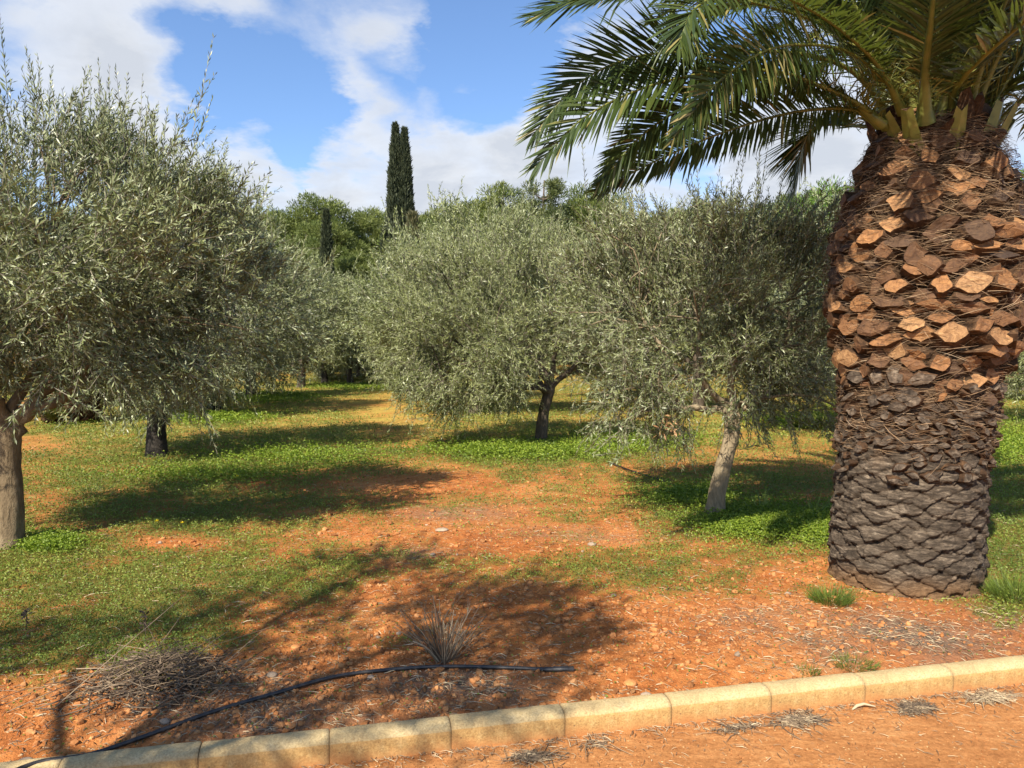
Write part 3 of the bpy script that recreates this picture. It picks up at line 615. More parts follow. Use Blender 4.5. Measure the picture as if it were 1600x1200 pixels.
def build_palm_trunk():
    nz, na = 420, 420; Z = np.linspace(-.05, 3.30, nz); A = np.linspace(0, 2 * math.pi, na, endpoint=False)
    AA, ZZ = np.meshgrid(A, Z); r = tr_r(ZZ)
    nar = 10; hh = .118
    wz = ZZ + .06 * (fbm(AA * 2.2, ZZ * 4, 41, 4) - .5) * 2 + .02 * np.sin(AA * 2)
    best = np.zeros_like(ZZ); edge = np.ones_like(ZZ)
    # overlapping lens-shaped leaf scars, staggered rows
    row = np.floor(wz / hh * 2).astype(int)
    for o in (0, -1, 1):
        k = row + o; cz = (k + .5) * hh / 2; off = (k % 2) * .5 + .18 * (vnoise(k * 1.7, k * .3, 9) - .5)
        ua = AA / (2 * math.pi) * nar + off + .75 * (fbm(AA * nar * .35, ZZ * 5, 44, 3) - .5); ua = ua - np.floor(ua) - .5
        d = abs(ua) / .5; e = abs(wz - cz) / (hh * .5) ; s = np.clip(1.12 - (d ** 1.15 + e ** 1.15) + .5 * (fbm(AA * 26, ZZ * 30, 46, 4) - .5), 0, 1)
        slope = np.clip((cz - wz) / hh + .5, 0, 1)
        hgt = np.minimum(1, s * 3.5) ** .5 * (.15 + 1.0 * slope + .3 * (vnoise(k * 3.1 + np.floor(AA / (2 * math.pi) * nar + off), k * 1.0, 5) - .5)) + .12 * s
        best = np.maximum(best, hgt)
    low = 1 - sstep(.85, 1.5, ZZ + .3 * (fbm(AA * 3, ZZ * 2, 47, 3) - .5))
    rough = .8 * (fbm(AA * 14, ZZ * 16, 51, 5) - .5) + .55 * (fbm(AA * 9, ZZ * 60, 52, 4) - .5)
    disp = (.050 * (best - .75) + .022 * rough) * low + (.05 * rough) * (1 - low) - .01
    disp = disp - .09 * (1 - low)* sstep(1.5, 1.8, ZZ)
    r2 = r + disp
    V = np.stack([tr_c(ZZ) + r2 * np.cos(AA), r2 * np.sin(AA), ZZ], -1).reshape(-1, 3)
    i = np.arange(nz - 1)[:, None] * na; k = np.arange(na)[None, :]; k2 = (k + 1) % na
    f = np.stack([i + k, i + k2, i + na + k2, i + na + k], -1).reshape(-1, 4)
    mb = MB(); mb.add(V, f, 0)
    nv = len(V)
    crack = (sstep(.36, .08, best) * low * .75 + (1 - low) * .4).ravel()
    wn = fbm(AA * 2.2, ZZ * 2.5, 61, 3)
    warm = np.clip(sstep(.75, 1.35, ZZ * .8 + .9 * (wn - .5)) * .8 + sstep(.20, .02, ZZ + .12 * (wn - .5)) * .95, 0, 1).ravel()
    # cut leaf bases: diamond faces in staggered rows, smaller, greyer and flatter lower down
    z = .80; rowi = 0
    while z < 3.24:
        u = sstep(1.05, 1.75, z)
        n = int(round((2 * math.pi * tr_r(z)) / (.115 + .088 * u)))
        dz = .044 + .034 * u
        for q in range(n):
            a = (q + .5 * (rowi % 2) + rng.normal(0, .10 + .1 * (1 - u))) / n * 2 * math.pi
            if rng.random() < (.03 + .05 * sstep(2.5, 2.9, z) if u > .5 else .12): continue
            zz = z + rng.normal(0, .016)
            if zz < 1.0 and rng.random() < .55: continue
            rr = tr_r(zz)
            slope = (tr_r(zz + .05) - tr_r(zz - .05)) / .1
            er = norm(np.array([math.cos(a), math.sin(a), -slope * .6]) + rng.normal(0, .12, 3)); ea = norm(np.cross([0, 0, 1.0], er)); eu = np.cross(er, ea)
            ro = rng.normal(0, .16 + .25 * (1 - u)); ea, eu = ea * math.cos(ro) + eu * math.sin(ro), eu * math.cos(ro) - ea * math.sin(ro)
            w = (.050 + .060 * u) * rng.uniform(.55, 1.12); h = (.026 + .041 * u) * rng.uniform(.6, 1.25)
            if zz > 2.9: w *= .8
            prot = (.022 + .022 * u) * rng.uniform(.1, 1.5)
            inw = .11 * u + .014
            c0 = np.array([tr_c(zz) + math.cos(a) * (rr - inw), math.sin(a) * (rr - inw), zz - .05 * u])
            lift = eu * .05 * u
            K = 12; th = np.arange(K) * 2 * math.pi / K + rng.normal(0, .10, K)
            sq = rng.uniform(1.25, 1.75)
            ex = np.sign(np.cos(th)) * abs(np.cos(th)) ** sq; ey = np.sign(np.sin(th)) * abs(np.sin(th)) ** sq
            ey = np.where(ey > 0, ey * 1.15, ey * .9); jit = rng.uniform(.78, 1.14, K)
            ring = np.outer(ex * w * jit, ea) + np.outer(ey * h * jit, eu)
            tilt = np.outer(-ey * rng.uniform(-.012, .04) * (.4 + .6 * u) + ex * rng.normal(0, .016), er)
            depth = prot + .095 * u + .016
            cc = rng.normal(0, .25, 2); cen = ea * w * cc[0] + eu * h * cc[1]
            rings = [c0 + ring * 1.45, c0 + ring * 1.2 + er * depth * .6 + lift * .6, c0 + ring * 1.02 + er * depth * .95 + lift + tilt, c0 + ring * .93 + er * depth + lift + tilt * 1.05,
                     c0 + ring * .45 + cen * .6 + er * (depth + rng.normal(.0, .003)) + lift + tilt * .75 + rng.normal(0, .002, (K, 3))]
            Vs = np.vstack(rings + [c0 + cen + er * (depth + rng.normal(.0, .004)) + lift]); fs = []; ms = []
            old = rng.random() < .92 * sstep(1.75, 1.15, zz)
            for s in range(4):
                for g in range(K):
                    fs.append((s * K + g, s * K + (g + 1) % K, (s + 1) * K + (g + 1) % K, (s + 1) * K + g)); ms.append(2 if s < 3 else (3 if old else 1))
            tone = np.clip(rng.beta(1.5, 1.6) * (.5 + .5 * u) + .2 * sstep(2.35, 1.7, zz) * u - .03 * sstep(2.6, 2.95, zz) + .04, 0, 1)
            mb.add(Vs, np.array(fs), np.array(ms), tone)
            mb.add(Vs[4 * K:], np.stack([np.arange(K), (np.arange(K) + 1) % K, np.full(K, K)], -1), 3 if old else 1, tone)
        z += dz; rowi += 1
    me = mb.mesh('palm_trunk', [M['trunk'], M['stub'], M['stub_side'], M['stub_old']])
    tot = len(me.vertices)
    for nm, val in (('crack', crack), ('warm', warm)):
        a = me.attributes.new(nm, 'FLOAT', 'POINT'); full = np.zeros(tot, np.float32); full[:nv] = val; a.data.foreach_set('value', full)
    # flat shading on the cut leaf bases
    sm = np.ones(len(me.polygons), bool); mi = np.zeros(len(me.polygons), np.int32); me.polygons.foreach_get('material_index', mi); sm[mi > 0] = False
    me.polygons.foreach_set('use_smooth', sm)
    link('trunk', me, palm)
    # fibres between the stubs: thin curved strips
    fb = MB(); n = 14000
    z = .95 + 2.31 * rng.random(n) ** .72; a = rng.random(n) * 6.283; ln = rng.uniform(.06, .22, n) * np.where(z > 3.0, 1.3, 1); dirz = rng.normal(-.05, .35, n); sg = np.sign(rng.normal(size=n))
    rr0 = np.where(z > 1.4, -.055 + .10 * rng.random(n) ** 1.3, -.012 + .03 * rng.random(n)); wid = rng.uniform(.0008, .0019, n); pts = []
    for t in (0, .33, .67, 1):
        zz = z + dirz * ln * t - .05 * ln * t * t * 4 * .3; aa = a + sg * ln * t / tr_r(z) * np.sqrt(np.clip(1 - dirz ** 2, .1, 1)); r = tr_r(zz) + rr0 + .05 * np.sin(t * 3.14) * rng.random(n) + .02 * (t > .9) * rng.random(n)
        pts.append(np.stack([tr_c(zz) + r * np.cos(aa), r * np.sin(aa), zz], -1))
    up = norm(rng.normal(0, .5, (n, 3)) + [0, 0, 1])
    Vs = np.stack([q + s * up * (wid * (1 if k < 3 else .3))[:, None] for k, q in enumerate(pts) for s in (1, -1)], 1).reshape(-1, 3)
    b = np.arange(n)[:, None] * 8
    fs = np.concatenate([b + np.array([[2 * k, 2 * k + 1, 2 * k + 3, 2 * k + 2]]) for k in range(3)])
    fb.add(Vs, fs, 0, np.tile(rng.random(n), 3))
    link('fibre', fb.mesh('palm_fibre', [M['fibre']], False), palm)
build_palm_trunk()

def frond(root, pts, roll=0.0, roll_end=None, ll=.46, lw=.0205, dry=.03, base_r=.023, vee=.2, n=165, start=.16):
    """pts in the palm's own coordinates; the rachis is a child of the leaflet mesh"""
    S = 60; c = spline(pts, S); seg = np.linalg.norm(np.diff(c, axis=0), axis=1); T = norm(np.gradient(c, axis=0))
    if roll_end is None: roll_end = roll
    mb = MB(); t = np.linspace(start, .995, n); ti = t * (S - 1); i0 = np.clip(ti.astype(int), 0, S - 2); fr = (ti - i0)[:, None]
    P = c[i0] * (1 - fr) + c[i0 + 1] * fr; Tt = norm(T[i0] * (1 - fr) + T[i0 + 1] * fr)
    side = norm(np.cross(Tt, np.array([0, 0, 1.0]))); up = np.cross(side, Tt)
    rl = roll + (roll_end - roll) * t; cr, sr = np.cos(rl)[:, None], np.sin(rl)[:, None]
    side, up = side * cr + up * sr, up * cr - side * sr
    prof = np.interp(t, [0, .16, .26, .45, .7, .9, 1], [.15, .3, .85, 1.05, .9, .6, .32])
    ang = np.interp(t, [0, .3, .7, 1], [R(66), R(54), R(40), R(18)])
    for sg in (-1, 1):
        k = len(t); ln = ll * prof * rng.uniform(.85, 1.12, k); an = ang + rng.normal(0, .07, k)
        d0 = norm(side * (sg * np.sin(an))[:, None] + Tt * np.cos(an)[:, None] + up * (vee + rng.normal(0, .11, k))[:, None])
        drp = (.04 + .10 * rng.random(k))[:, None] * ln[:, None] * np.array([0, 0, -1.0])
        brk = np.where(rng.random(k) < .05, 1.0, 0.0)[:, None] * ln[:, None] * np.array([0, 0, -.35])
        wd = norm(np.cross(d0, up + side * (sg * .15) + rng.normal(0, .18, (k, 3)))); w = lw * np.interp(prof, [0, .3, 1], [.35, .6, 1]) * rng.uniform(.8, 1.1, k)
        w = w[:, None] * .5; l = ln[:, None]
        p0 = P + rng.normal(0, .004, (k, 3)); p1 = p0 + d0 * l * .35 + drp * .1; p2 = p0 + d0 * l * .72 + drp * .5 + brk * .4; p3 = p0 + d0 * l + drp + brk
        V = np.stack([p0 + wd * w * .45, p0 - wd * w * .45, p1 + wd * w, p1 - wd * w, p2 + wd * w * .72, p2 - wd * w * .72, p3], 1).reshape(-1, 3)
        b = np.arange(k)[:, None] * 7; r = np.clip(rng.random(k) * .92 + (rng.random(k) < .03) * .3, 0, 1); m = (rng.random(k) < dry * np.interp(t, [0, .4, 1], [.5, .6, 1.4])).astype(int)
        mb.add(V, np.concatenate([b + np.array([[0, 1, 3, 2]]), b + np.array([[2, 3, 5, 4]])]), np.tile(m, 2), np.tile(r, 2))
        mb.add(V, b + np.array([[4, 5, 6]]), m, r)
    o = link('frond', mb.mesh('palm_frond', [M['palm_leaf'], M['palm_leaf_dry']], False), root)
    rb = MB(); tt = np.linspace(0, 1, S); rad = np.interp(tt, [0, .05, .15, .4, 1], [base_r * 1.7, base_r * 1.15, base_r * .72, base_r * .42, .004])
    tube(rb, c, rad, 7, 0)
    q = np.linspace(.05, start + .12, 34); qi = (q * (S - 1)).astype(int)            # the short spines near the base
    sd = norm(np.cross(T[qi], [0, 0, 1.0]))
    for sg in (-1, 1):
        D = norm(sd * sg + T[qi] * .6 + rng.normal(0, .4, (34, 3)) + [0, 0, .3]); leaves(rb, c[qi], D, .19 * rng.uniform(.5, 1.4, 34), .010, 0, .5)
    link('rachis', rb.mesh('palm_rachis', [M['rachis']]), o)
    return o
o0 = np.array([pc[0], pc[1], -.02])
def W(*a): return [at(px, py, y) - o0 for px, py, y in a]
# fronds traced one by one (position along the arch and distance)
frond(palm, W((1415, 185, 5.1), (1395, 140, 4.95), (1325, 82, 4.6), (1250, 70, 4.3), (1190, 82, 4.05), (1120, 130, 3.8), (1052, 215, 3.65)), .9, 1.5, ll=.36, dry=.2)
frond(palm, W((1400, 190, 5.2), (1330, 110, 5.0), (1230, 82, 4.8), (1125, 86, 4.6), (1050, 82, 4.45), (975, 94, 4.35), (900, 134, 4.25), (832, 212, 4.2)), 1.3, 1.2, ll=.42)
frond(palm, W((1385, 198, 5.1), (1345, 165, 4.95), (1275, 132, 4.75), (1215, 112, 4.6), (1120, 112, 4.4), (1010, 136, 4.25), (910, 186, 4.15), (836, 262, 4.1)), .95, 1.2, ll=.36)
frond(palm, W((1375, 195, 5.1), (1330, 172, 5.0), (1250, 174, 4.85), (1150, 200, 4.7), (1045, 242, 4.6), (930, 300, 4.5)), 1.2, 1.4, ll=.28)
frond(palm, W((1380, 195, 5.05), (1300, 140, 4.9), (1190, 125, 4.7), (1085, 160, 4.5), (1005, 210, 4.4), (938, 285, 4.35)), .9, 1.3, ll=.32)
frond(palm, W((1390, 200, 5.6), (1340, 197, 5.9), (1280, 196, 6.2), (1255, 225, 6.35), (1240, 300, 6.4)), .2, .2, ll=.46, start=.3)
frond(palm, W((1430, 165, 5.2), (1330, 60, 4.9), (1200, 10, 4.5), (1060, -12, 4.2), (930, -8, 4.05), (838, 26, 4.0)), .5, .8, ll=.42)
frond(palm, W((1430, 160, 5.3), (1350, 40, 5.2), (1230, 18, 5.1), (1120, -5, 5.0), (1000, -20, 4.9), (900, 0, 4.8)), .5, .8)
frond(palm, W((1445, 190, 4.95), (1446, 110, 4.75), (1455, 30, 4.45), (1466, -90, 4.1), (1470, -200, 3.75), (1440, -230, 3.4)), .2, .3, base_r=.042, lw=.019)
frond(palm, W((1485, 185, 5.05), (1492, 140, 4.9), (1540, 85, 4.6), (1640, 10, 4.2), (1780, -30, 4.1), (1900, 30, 4.1)), -.4, -.6, base_r=.036, lw=.02)
frond(palm, W((1515, 195, 5.2), (1545, 160, 5.15), (1620, 105, 5.05), (1740, 80, 4.95), (1860, 130, 4.9), (1940, 250, 4.9)), -.5, -.8, base_r=.034, lw=.02)
frond(palm, W((1500, 185, 5.5), (1540, 145, 5.8), (1585, 150, 6.2), (1625, 195, 6.6), (1660, 290, 6.9)), -.2, -.2)
frond(palm, W((1410, 175, 5.0), (1370, 100, 4.7), (1290, 30, 4.4), (1180, -20, 4.0), (1090, 10, 3.7), (1060, 70, 3.6)), .4, .8, ll=.4)
frond(palm, W((1470, 180, 5.0), (1500, 60, 4.8), (1560, -40, 4.5), (1640, -100, 4.1), (1750, -80, 3.8)), -.3, -.3)
frond(palm, W((1430, 190, 5.5), (1400, 120, 5.9), (1350, 80, 6.5), (1290, 90, 7.0), (1250, 150, 7.4)), .2, .2)
frond(palm, W((1455, 190, 5.6), (1460, 110, 6.1), (1455, 70, 6.7), (1440, 70, 7.3), (1430, 120, 7.8)), 0, 0)
frond(palm, W((1480, 190, 5.6), (1510, 115, 6.0), (1560, 85, 6.5), (1610, 95, 7.0), (1650, 150, 7.3)), -.2, -.2)
# the steep younger fronds of the crown's middle, mostly above the frame
crown_c = np.array([tr_c(3.2), 0, 3.12])
for k in range(34):
    ph = k * 2.39996; al = R(44 + 40 * (k / 33) ** .8); L = 2.9 + .5 * rng.random()
    if math.sin(ph) < -.35 and k < 12: al = max(al, R(66))
    if math.cos(ph) < -.1: al = max(al, R(74))
    hd = np.array([math.cos(ph), math.sin(ph), 0]); p_ = crown_c + hd * .30 * (1 - k / 40); P = [p_]; e = al
    for s in range(7):
        p_ = p_ + (hd * math.cos(e) + np.array([0, 0, math.sin(e)])) * L / 7; P.append(p_); e -= R(10 + 1.5 * s)
    frond(palm, P, rng.normal(0, .3), rng.normal(0, .3), dry=.04)

for k in range(30):
    ph = k * 2.39996 + rng.normal(0, .1); hd = np.array([math.cos(ph), math.sin(ph), 0]); zt = 2.98 + .22 * rng.random(); rt = tr_r(zt) - .05
    b0_ = np.array([tr_c(zt), 0, zt]) + hd * rt; L = rng.uniform(.12, .30); el = R(rng.uniform(48, 78)); d = hd * math.cos(el) + np.array([0, 0, math.sin(el)])
    sd_ = np.cross(d, hd); sd_ = norm(np.array([-hd[1], hd[0], 0])); up_ = np.cross(d, sd_)
    mb = MB(); w0 = rng.uniform(.05, .075); pr = []
    for t, ww in ((-.3, 1.3), (0.2, 1.05), (.7, .8), (1, .62)):
        c_ = b0_ + d * L * t
        pr.append([c_ + sd_ * w0 * ww, c_ + up_ * w0 * .35 * ww, c_ - sd_ * w0 * ww, c_ - up_ * w0 * .4 * ww])
    V = np.array(pr).reshape(-1, 3); V[12:] += d * rng.normal(0, .025, (4, 1))
    f = [(4 * i + j, 4 * i + (j + 1) % 4, 4 * i + 4 + (j + 1) % 4, 4 * i + 4 + j) for i in range(3) for j in range(4)] + [(12, 13, 14, 15)]
    mb.add(V, np.array(f), np.array([0] * 12 + [1]), rng.random() * .7)
    link('leaf_stub', mb.mesh('palm_leaf_stub', [M['rachis'] if k % 5 == 0 else M['stub_side'], M['stub']], False), palm)
# the squat palm far back on the left, seen under the near olive
pl = gpos(112, 660)
squat = thing('palm_tree', pl, 'squat brown palm stump like trunk with drooping leaves far left by the path', 'palm tree')
def squat_trunk():
    mb = MB(); nz, na = 60, 80; Z, A = np.meshgrid(np.linspace(-.05, 2.0, nz), np.linspace(0, 6.2832, na, endpoint=False), indexing='ij')
    r = np.interp(Z, [0, .3, .9, 1.5, 2.0], [.5, .62, .66, .5, .28]) + .06 * (fbm(A * 5, Z * 8, 3, 3) - .5)
    V = np.stack([r * np.cos(A), r * np.sin(A), Z], -1).reshape(-1, 3); i = np.arange(nz - 1)[:, None] * na; k = np.arange(na)[None, :]
    mb.add(V, np.stack([i + k, i + (k + 1) % na, i + na + (k + 1) % na, i + na + k], -1).reshape(-1, 4), 0)
    for z in np.arange(.08, 1.9, .1):
        rr = np.interp(z, [0, .3, .9, 1.5, 2.0], [.5, .62, .66, .5, .28])
        for q in range(16):
            a = (q + .5 * (round(z * 10) % 2)) / 16 * 6.283; er = np.array([math.cos(a), math.sin(a), 0]); ea = np.array([-er[1], er[0], 0]); up = np.array([0, 0, 1.0])
            c = er * (rr - .02) + [0, 0, z]; w, h, d = .11, .06, rng.uniform(.06, .13)
            V = np.array([c - ea * w, c - up * h, c + ea * w, c + up * h] + [c + er * d + up * .06 + s for s in (-ea * w * .8, -up * h * .8, ea * w * .8, up * h * .8)])
            mb.add(V, [(0, 1, 5, 4), (1, 2, 6, 5), (2, 3, 7, 6), (3, 0, 4, 7), (4, 5, 6, 7)], [1, 1, 1, 1, 1], rng.random())
    return mb.mesh('squat_trunk', [M['stub_side'], M['stub_side']], False)
link('trunk', squat_trunk(), squat)
for k in range(18):
    ph = k * 2.4; al = R(70 - 3 * (18 - k) * .9); hd = np.array([math.cos(ph), math.sin(ph), 0]); p_ = np.array([0, 0, 1.95]) + hd * .15; P = [p_]; e = al
    for s in range(6):
        p_ = p_ + (hd * math.cos(e) + np.array([0, 0, math.sin(e)])) * .42; P.append(p_); e -= R(16 + 2 * s)
    frond(squat, P, n=50, lw=.035)
sb = gpos(104, 661) - pl
for k in range(7):
    an = R(-90 + (k - 3) * 26); P = [np.array([-.05, -.62, .12]), np.array([-.05 + .25 * math.sin(R((k - 3) * 28)), -.75, .42 - .03 * abs(k - 3)]), np.array([-.05 + .55 * math.sin(R((k - 3) * 28)), -.95, .3 + .25 * math.cos(R((k - 3) * 28)) - .2])]
    frond(squat, P, n=14, ll=.2, lw=.03, base_r=.01, dry=.5)

# ------------------------------------------------------------------ ground cover, clods, litter
def scatter(n, y0, y1, half=.95):
    y = np.exp(rng.uniform(math.log(y0), math.log(y1), n)); x = rng.uniform(-half, half, n) * y
    k = y > K0 + KS * x + .03; return x[k], y[k]
def ground_z(x, y):
    D = y - K0 - KS * x; fade = sstep(0, .12, D)
    return gz(x, y) + micro(x, y) * fade * (1 - sstep(8, 30, D)) - .012 * (1 - fade) - .018 * (1 - sstep(.02, .35, D))
def build_grass():
    x, y = scatter(640000, 2.9, 47); g = grass_mask(x, y)
    k = rng.random(len(x)) < sstep(.30, 1.0, g) * .95 + .03; x, y, g = x[k], y[k], g[k]; n = len(x)
    z = ground_z(x, y); s = np.clip(y / 6, .75, 3.0) ** .8
    mb = MB(); flat = rng.random(n) < .62
    P = np.stack([x, y, z], -1)
    # low round leaves held above the soil
    q = flat; hgt = rng.uniform(.004, .035, n) * s * (.5 + g)
    a = rng.random(n) * 6.283
    D = norm(np.stack([np.cos(a), np.sin(a), rng.normal(.15, .35, n)], -1))
    tone = np.clip(.55 * fbm(x * 1.5, y * 1.5, 21, 3) + .5 * rng.random(n) - .05 + .14 * sstep(9, 16, y), 0, 1)
    leaves(mb, (P + np.outer(hgt, [0, 0, 1]))[q], D[q], (.017 * s * rng.uniform(.6, 1.4, n))[q], (.013 * s)[q], 0, tone[q])
    q = ~flat
    D = norm(np.stack([np.cos(a) * .7, np.sin(a) * .7, np.full(n, 1.0)], -1) + rng.normal(0, .25, (n, 3)))
    leaves(mb, P[q], D[q], (.042 * s * rng.uniform(.4, 1.3, n) * (.5 + .7 * g))[q], (.0045 * s)[q], 0, tone[q])
    tag(link('grass', mb.mesh('grass', [M['grass']], False)), 'low green ground cover and short grass over the orchard soil', 'grass', kind='stuff')
    # bright clover around the small leaning tree and in the grass bands
    mb = MB()
    for px, py, sx, sy, n in [(1190, 818, 85, 22, 9000), (1290, 825, 40, 25, 3500), (1080, 775, 60, 14, 2500), (70, 855, 45, 12, 1800), (830, 706, 120, 11, 5000), (470, 715, 120, 14, 1700), (330, 745, 130, 12, 1500), (420, 622, 60, 8, 2500), (560, 604, 70, 6, 2500), (330, 655, 70, 8, 2000), (1000, 690, 80, 12, 2500), (1580, 700, 50, 25, 2500), (1400, 640, 90, 10, 2000), (1250, 660, 70, 9, 2000)]:
        pxs = rng.normal(px, sx * .6, n); pys = rng.normal(py, sy * .6, n); pys = np.maximum(pys, 596)
        y = CAM_H * F / (pys - YH); x = (pxs - 800) / F * y; z = ground_z(x, y); s = np.clip(y / 7, .8, 3)
        a = rng.random(n) * 6.283; P = np.stack([x, y, z + rng.uniform(.01, .085, n) * np.clip(s, 1, 1.7)], -1)
        for w in range(3):
            D = norm(np.stack([np.cos(a + w * 2.09), np.sin(a + w * 2.09), rng.normal(.1, .25, n)], -1)); leaves(mb, P, D, .017 * s, .018 * s, 0, rng.random(n))
    tag(link('clover', mb.mesh('clover', [M['clover']], False)), 'bright green clover patches around the trunks', 'clover', kind='stuff')
build_grass()
ico_v = None
def ico():
    t = (1 + 5 ** .5) / 2
    v = norm(np.array([(-1, t, 0), (1, t, 0), (-1, -t, 0), (1, -t, 0), (0, -1, t), (0, 1, t), (0, -1, -t), (0, 1, -t), (t, 0, -1), (t, 0, 1), (-t, 0, -1), (-t, 0, 1)], float))
    f = np.array([(0, 11, 5), (0, 5, 1), (0, 1, 7), (0, 7, 10), (0, 10, 11), (1, 5, 9), (5, 11, 4), (11, 10, 2), (10, 7, 6), (7, 1, 8), (3, 9, 4), (3, 4, 2), (3, 2, 6), (3, 6, 8), (3, 8, 9), (4, 9, 5), (2, 4, 11), (6, 2, 10), (8, 6, 7), (9, 8, 1)])
    return v, f
IV, IF = ico()
def rocks(mb, P, s, m=0, sq=(.55, .9)):
    n = len(P); sc = rng.uniform(.7, 1.2, (n, 1, 3)) * s[:, None, None]; sc[:, :, 2] *= rng.uniform(*sq, n)[:, None]
    V = IV[None] * rng.uniform(.72, 1.18, (n, 12, 1)) * sc; a = rng.random(n) * 6.283; c, q = np.cos(a)[:, None], np.sin(a)[:, None]
    V = np.stack([V[..., 0] * c - V[..., 1] * q, V[..., 0] * q + V[..., 1] * c, V[..., 2]], -1) + P[:, None]
    f = (IF[None] + 12 * np.arange(n)[:, None, None]).reshape(-1, 3); mb.add(V.reshape(-1, 3), f, m, np.repeat(rng.random(n), 20))
def build_clods():
    mb = MB(); x, y = scatter(110000, 2.8, 13, .85); px, py = proj(x, y); g = grass_mask(x, y)
    w = (.25 + .95 * np.exp(-((px - 560) / 330) ** 2 - ((py - 1100) / 80) ** 2) + .35 * np.exp(-((px - 1050) / 320) ** 2 - ((py - 960) / 90) ** 2)) * sstep(.75, .3, g)
    k = rng.random(len(x)) < w; x, y = x[k], y[k]
    s = .0035 + .007 * rng.random(len(x)) ** 2 + .022 * rng.random(len(x)) ** 11; s *= np.clip(y / 5, .8, 1.15)
    rocks(mb, np.stack([x, y, ground_z(x, y) + s * .25], -1), s, (rng.random(len(x)) < .012).repeat(20).astype(int))
    x, y = scatter(60000, 2.6, 3.7, .9) if False else (rng.uniform(-2.5, 4, 16000), None); y = K0 + KS * x - .12 - rng.random(len(x)) ** 1.5 * 1.0
    s = .0015 + .004 * rng.random(len(x)) ** 5
    rocks(mb, np.stack([x, y, np.full(len(x), PZ + .002)], -1), s, 0)
    tag(link('gravel', mb.mesh('gravel', [M['stone'], M['pale_stone']], False)), 'loose orange clods and small stones scattered over the soil', 'gravel', kind='stuff')
build_clods()
def strips(mb, P, D, L, Wd, r, m=0, lift=.0):
    """short curved straws lying about"""
    n = len(P); a = norm(np.cross(D, [0, 0, 1.0]) + rng.normal(0, .25, (n, 3))); L = L[:, None]; Wd = Wd[:, None] * .5
    mid = P + D * L * .5 + a * L * rng.normal(0, .06, (n, 1)) + np.outer(lift * np.ones(n), [0, 0, 1]) * rng.random((n, 1)); e = P + D * L
    up = np.array([0, 0, 1.0]) * Wd
    V = np.stack([P - a * Wd, P + a * Wd, mid - a * Wd, mid + a * Wd, e - a * Wd * .4, e + a * Wd * .4, P + up, mid + up * 1.4, e + up * .6], 1).reshape(-1, 3)
    b = np.arange(n)[:, None] * 9
    mb.add(V, np.concatenate([b + np.array([[q]]) .reshape(1, 4) for q in ((0, 6, 7, 2), (6, 1, 3, 7), (2, 7, 8, 4), (7, 3, 5, 8))]), m, np.tile(r, 4))
def flatdir(n, tilt=.12):
    a = rng.random(n) * 6.283; return norm(np.stack([np.cos(a), np.sin(a), rng.normal(.02, tilt, n)], -1))
def build_litter():
    mb = MB(); x, y = scatter(100000, 2.8, 14, .85); mm = mulch_mask(x, y); k = rng.random(len(x)) < .13 + .6 * mm; x, y = x[k], y[k]; n = len(x)
    P = np.stack([x, y, ground_z(x, y) + .004], -1)
    strips(mb, P, flatdir(n), rng.uniform(.015, .075, n), rng.uniform(.0018, .0045, n), rng.random(n), 0, .006)
    n = 2600; x = rng.uniform(-2.5, 4, n); y = K0 + KS * x - .125 - rng.random(n) ** 4 * .7
    strips(mb, np.stack([x, y, np.full(n, PZ + .006)], -1), flatdir(n, .03), rng.uniform(.008, .05, n), rng.uniform(.0015, .0035, n), rng.random(n), 0, .004)
    tag(link('leaf_litter', mb.mesh('leaf_litter', [M['straw']], False)), 'grey straw and dry leaf bits strewn on the soil by the palm', 'litter', kind='stuff')
build_litter()

# debris heaps against the kerb on the path
def heap(name, px, py, rx, ry, n, label, cat, big=.12, zz=None, h=.014, rot=kdir, tone=.35, grp=None):
    c = onground(px, py, PZ if zz is None else zz); c[2] = PZ if zz is None else float(ground_z(c[0], c[1]))
    mb = MB(); u = rng.normal(0, .5, n) * rx * rng.uniform(.5, 1.15, n); v = rng.normal(0, .45, n) * ry * rng.uniform(.5, 1.15, n); cs, sn = math.cos(rot), math.sin(rot)
    q = np.exp(-(u / rx) ** 2 - (v / ry) ** 2)
    P = np.stack([u * cs - v * sn, u * sn + v * cs, .003 + rng.random(n) * h * q], -1)
    strips(mb, P, flatdir(n, .035), rng.uniform(.012, .06, n) + big * rng.random(n) ** 9, rng.uniform(.002, .0045, n), np.clip(tone + rng.normal(0, .25, n), 0, 1), 0, .006)
    return tag(link(name, mb.mesh(name, [M['straw']], False), None, c), label, cat, grp)
heap('debris_heap', 1250, 1128, .14, .045, 420, 'flat heap of straw debris in the middle along the foot of the kerb', 'debris', grp='dry debris along the kerb')
heap('debris_heap', 1430, 1108, .10, .06, 500, 'dark crumbly litter patch on the path between two straw heaps', 'debris', big=.05, tone=.2, grp='dry debris along the kerb')
heap('debris_heap', 1545, 1092, .16, .06, 420, 'pale straw heap on the path at the right end of the kerb', 'debris', tone=.55, grp='dry debris along the kerb')
heap('debris_heap', 1150, 1140, .14, .035, 160, 'thin trail of straw bits on the path left of the middle heap', 'debris', grp='dry debris along the kerb')
heap('debris_heap', 930, 1165, .12, .03, 60, 'few fallen straws on the path beside the front of the kerb', 'debris', grp='dry debris along the kerb')
heap('debris_heap', 830, 1185, .12, .05, 260, 'grey straw patch on the path at the bottom edge of the photo', 'debris', grp='dry debris along the kerb')
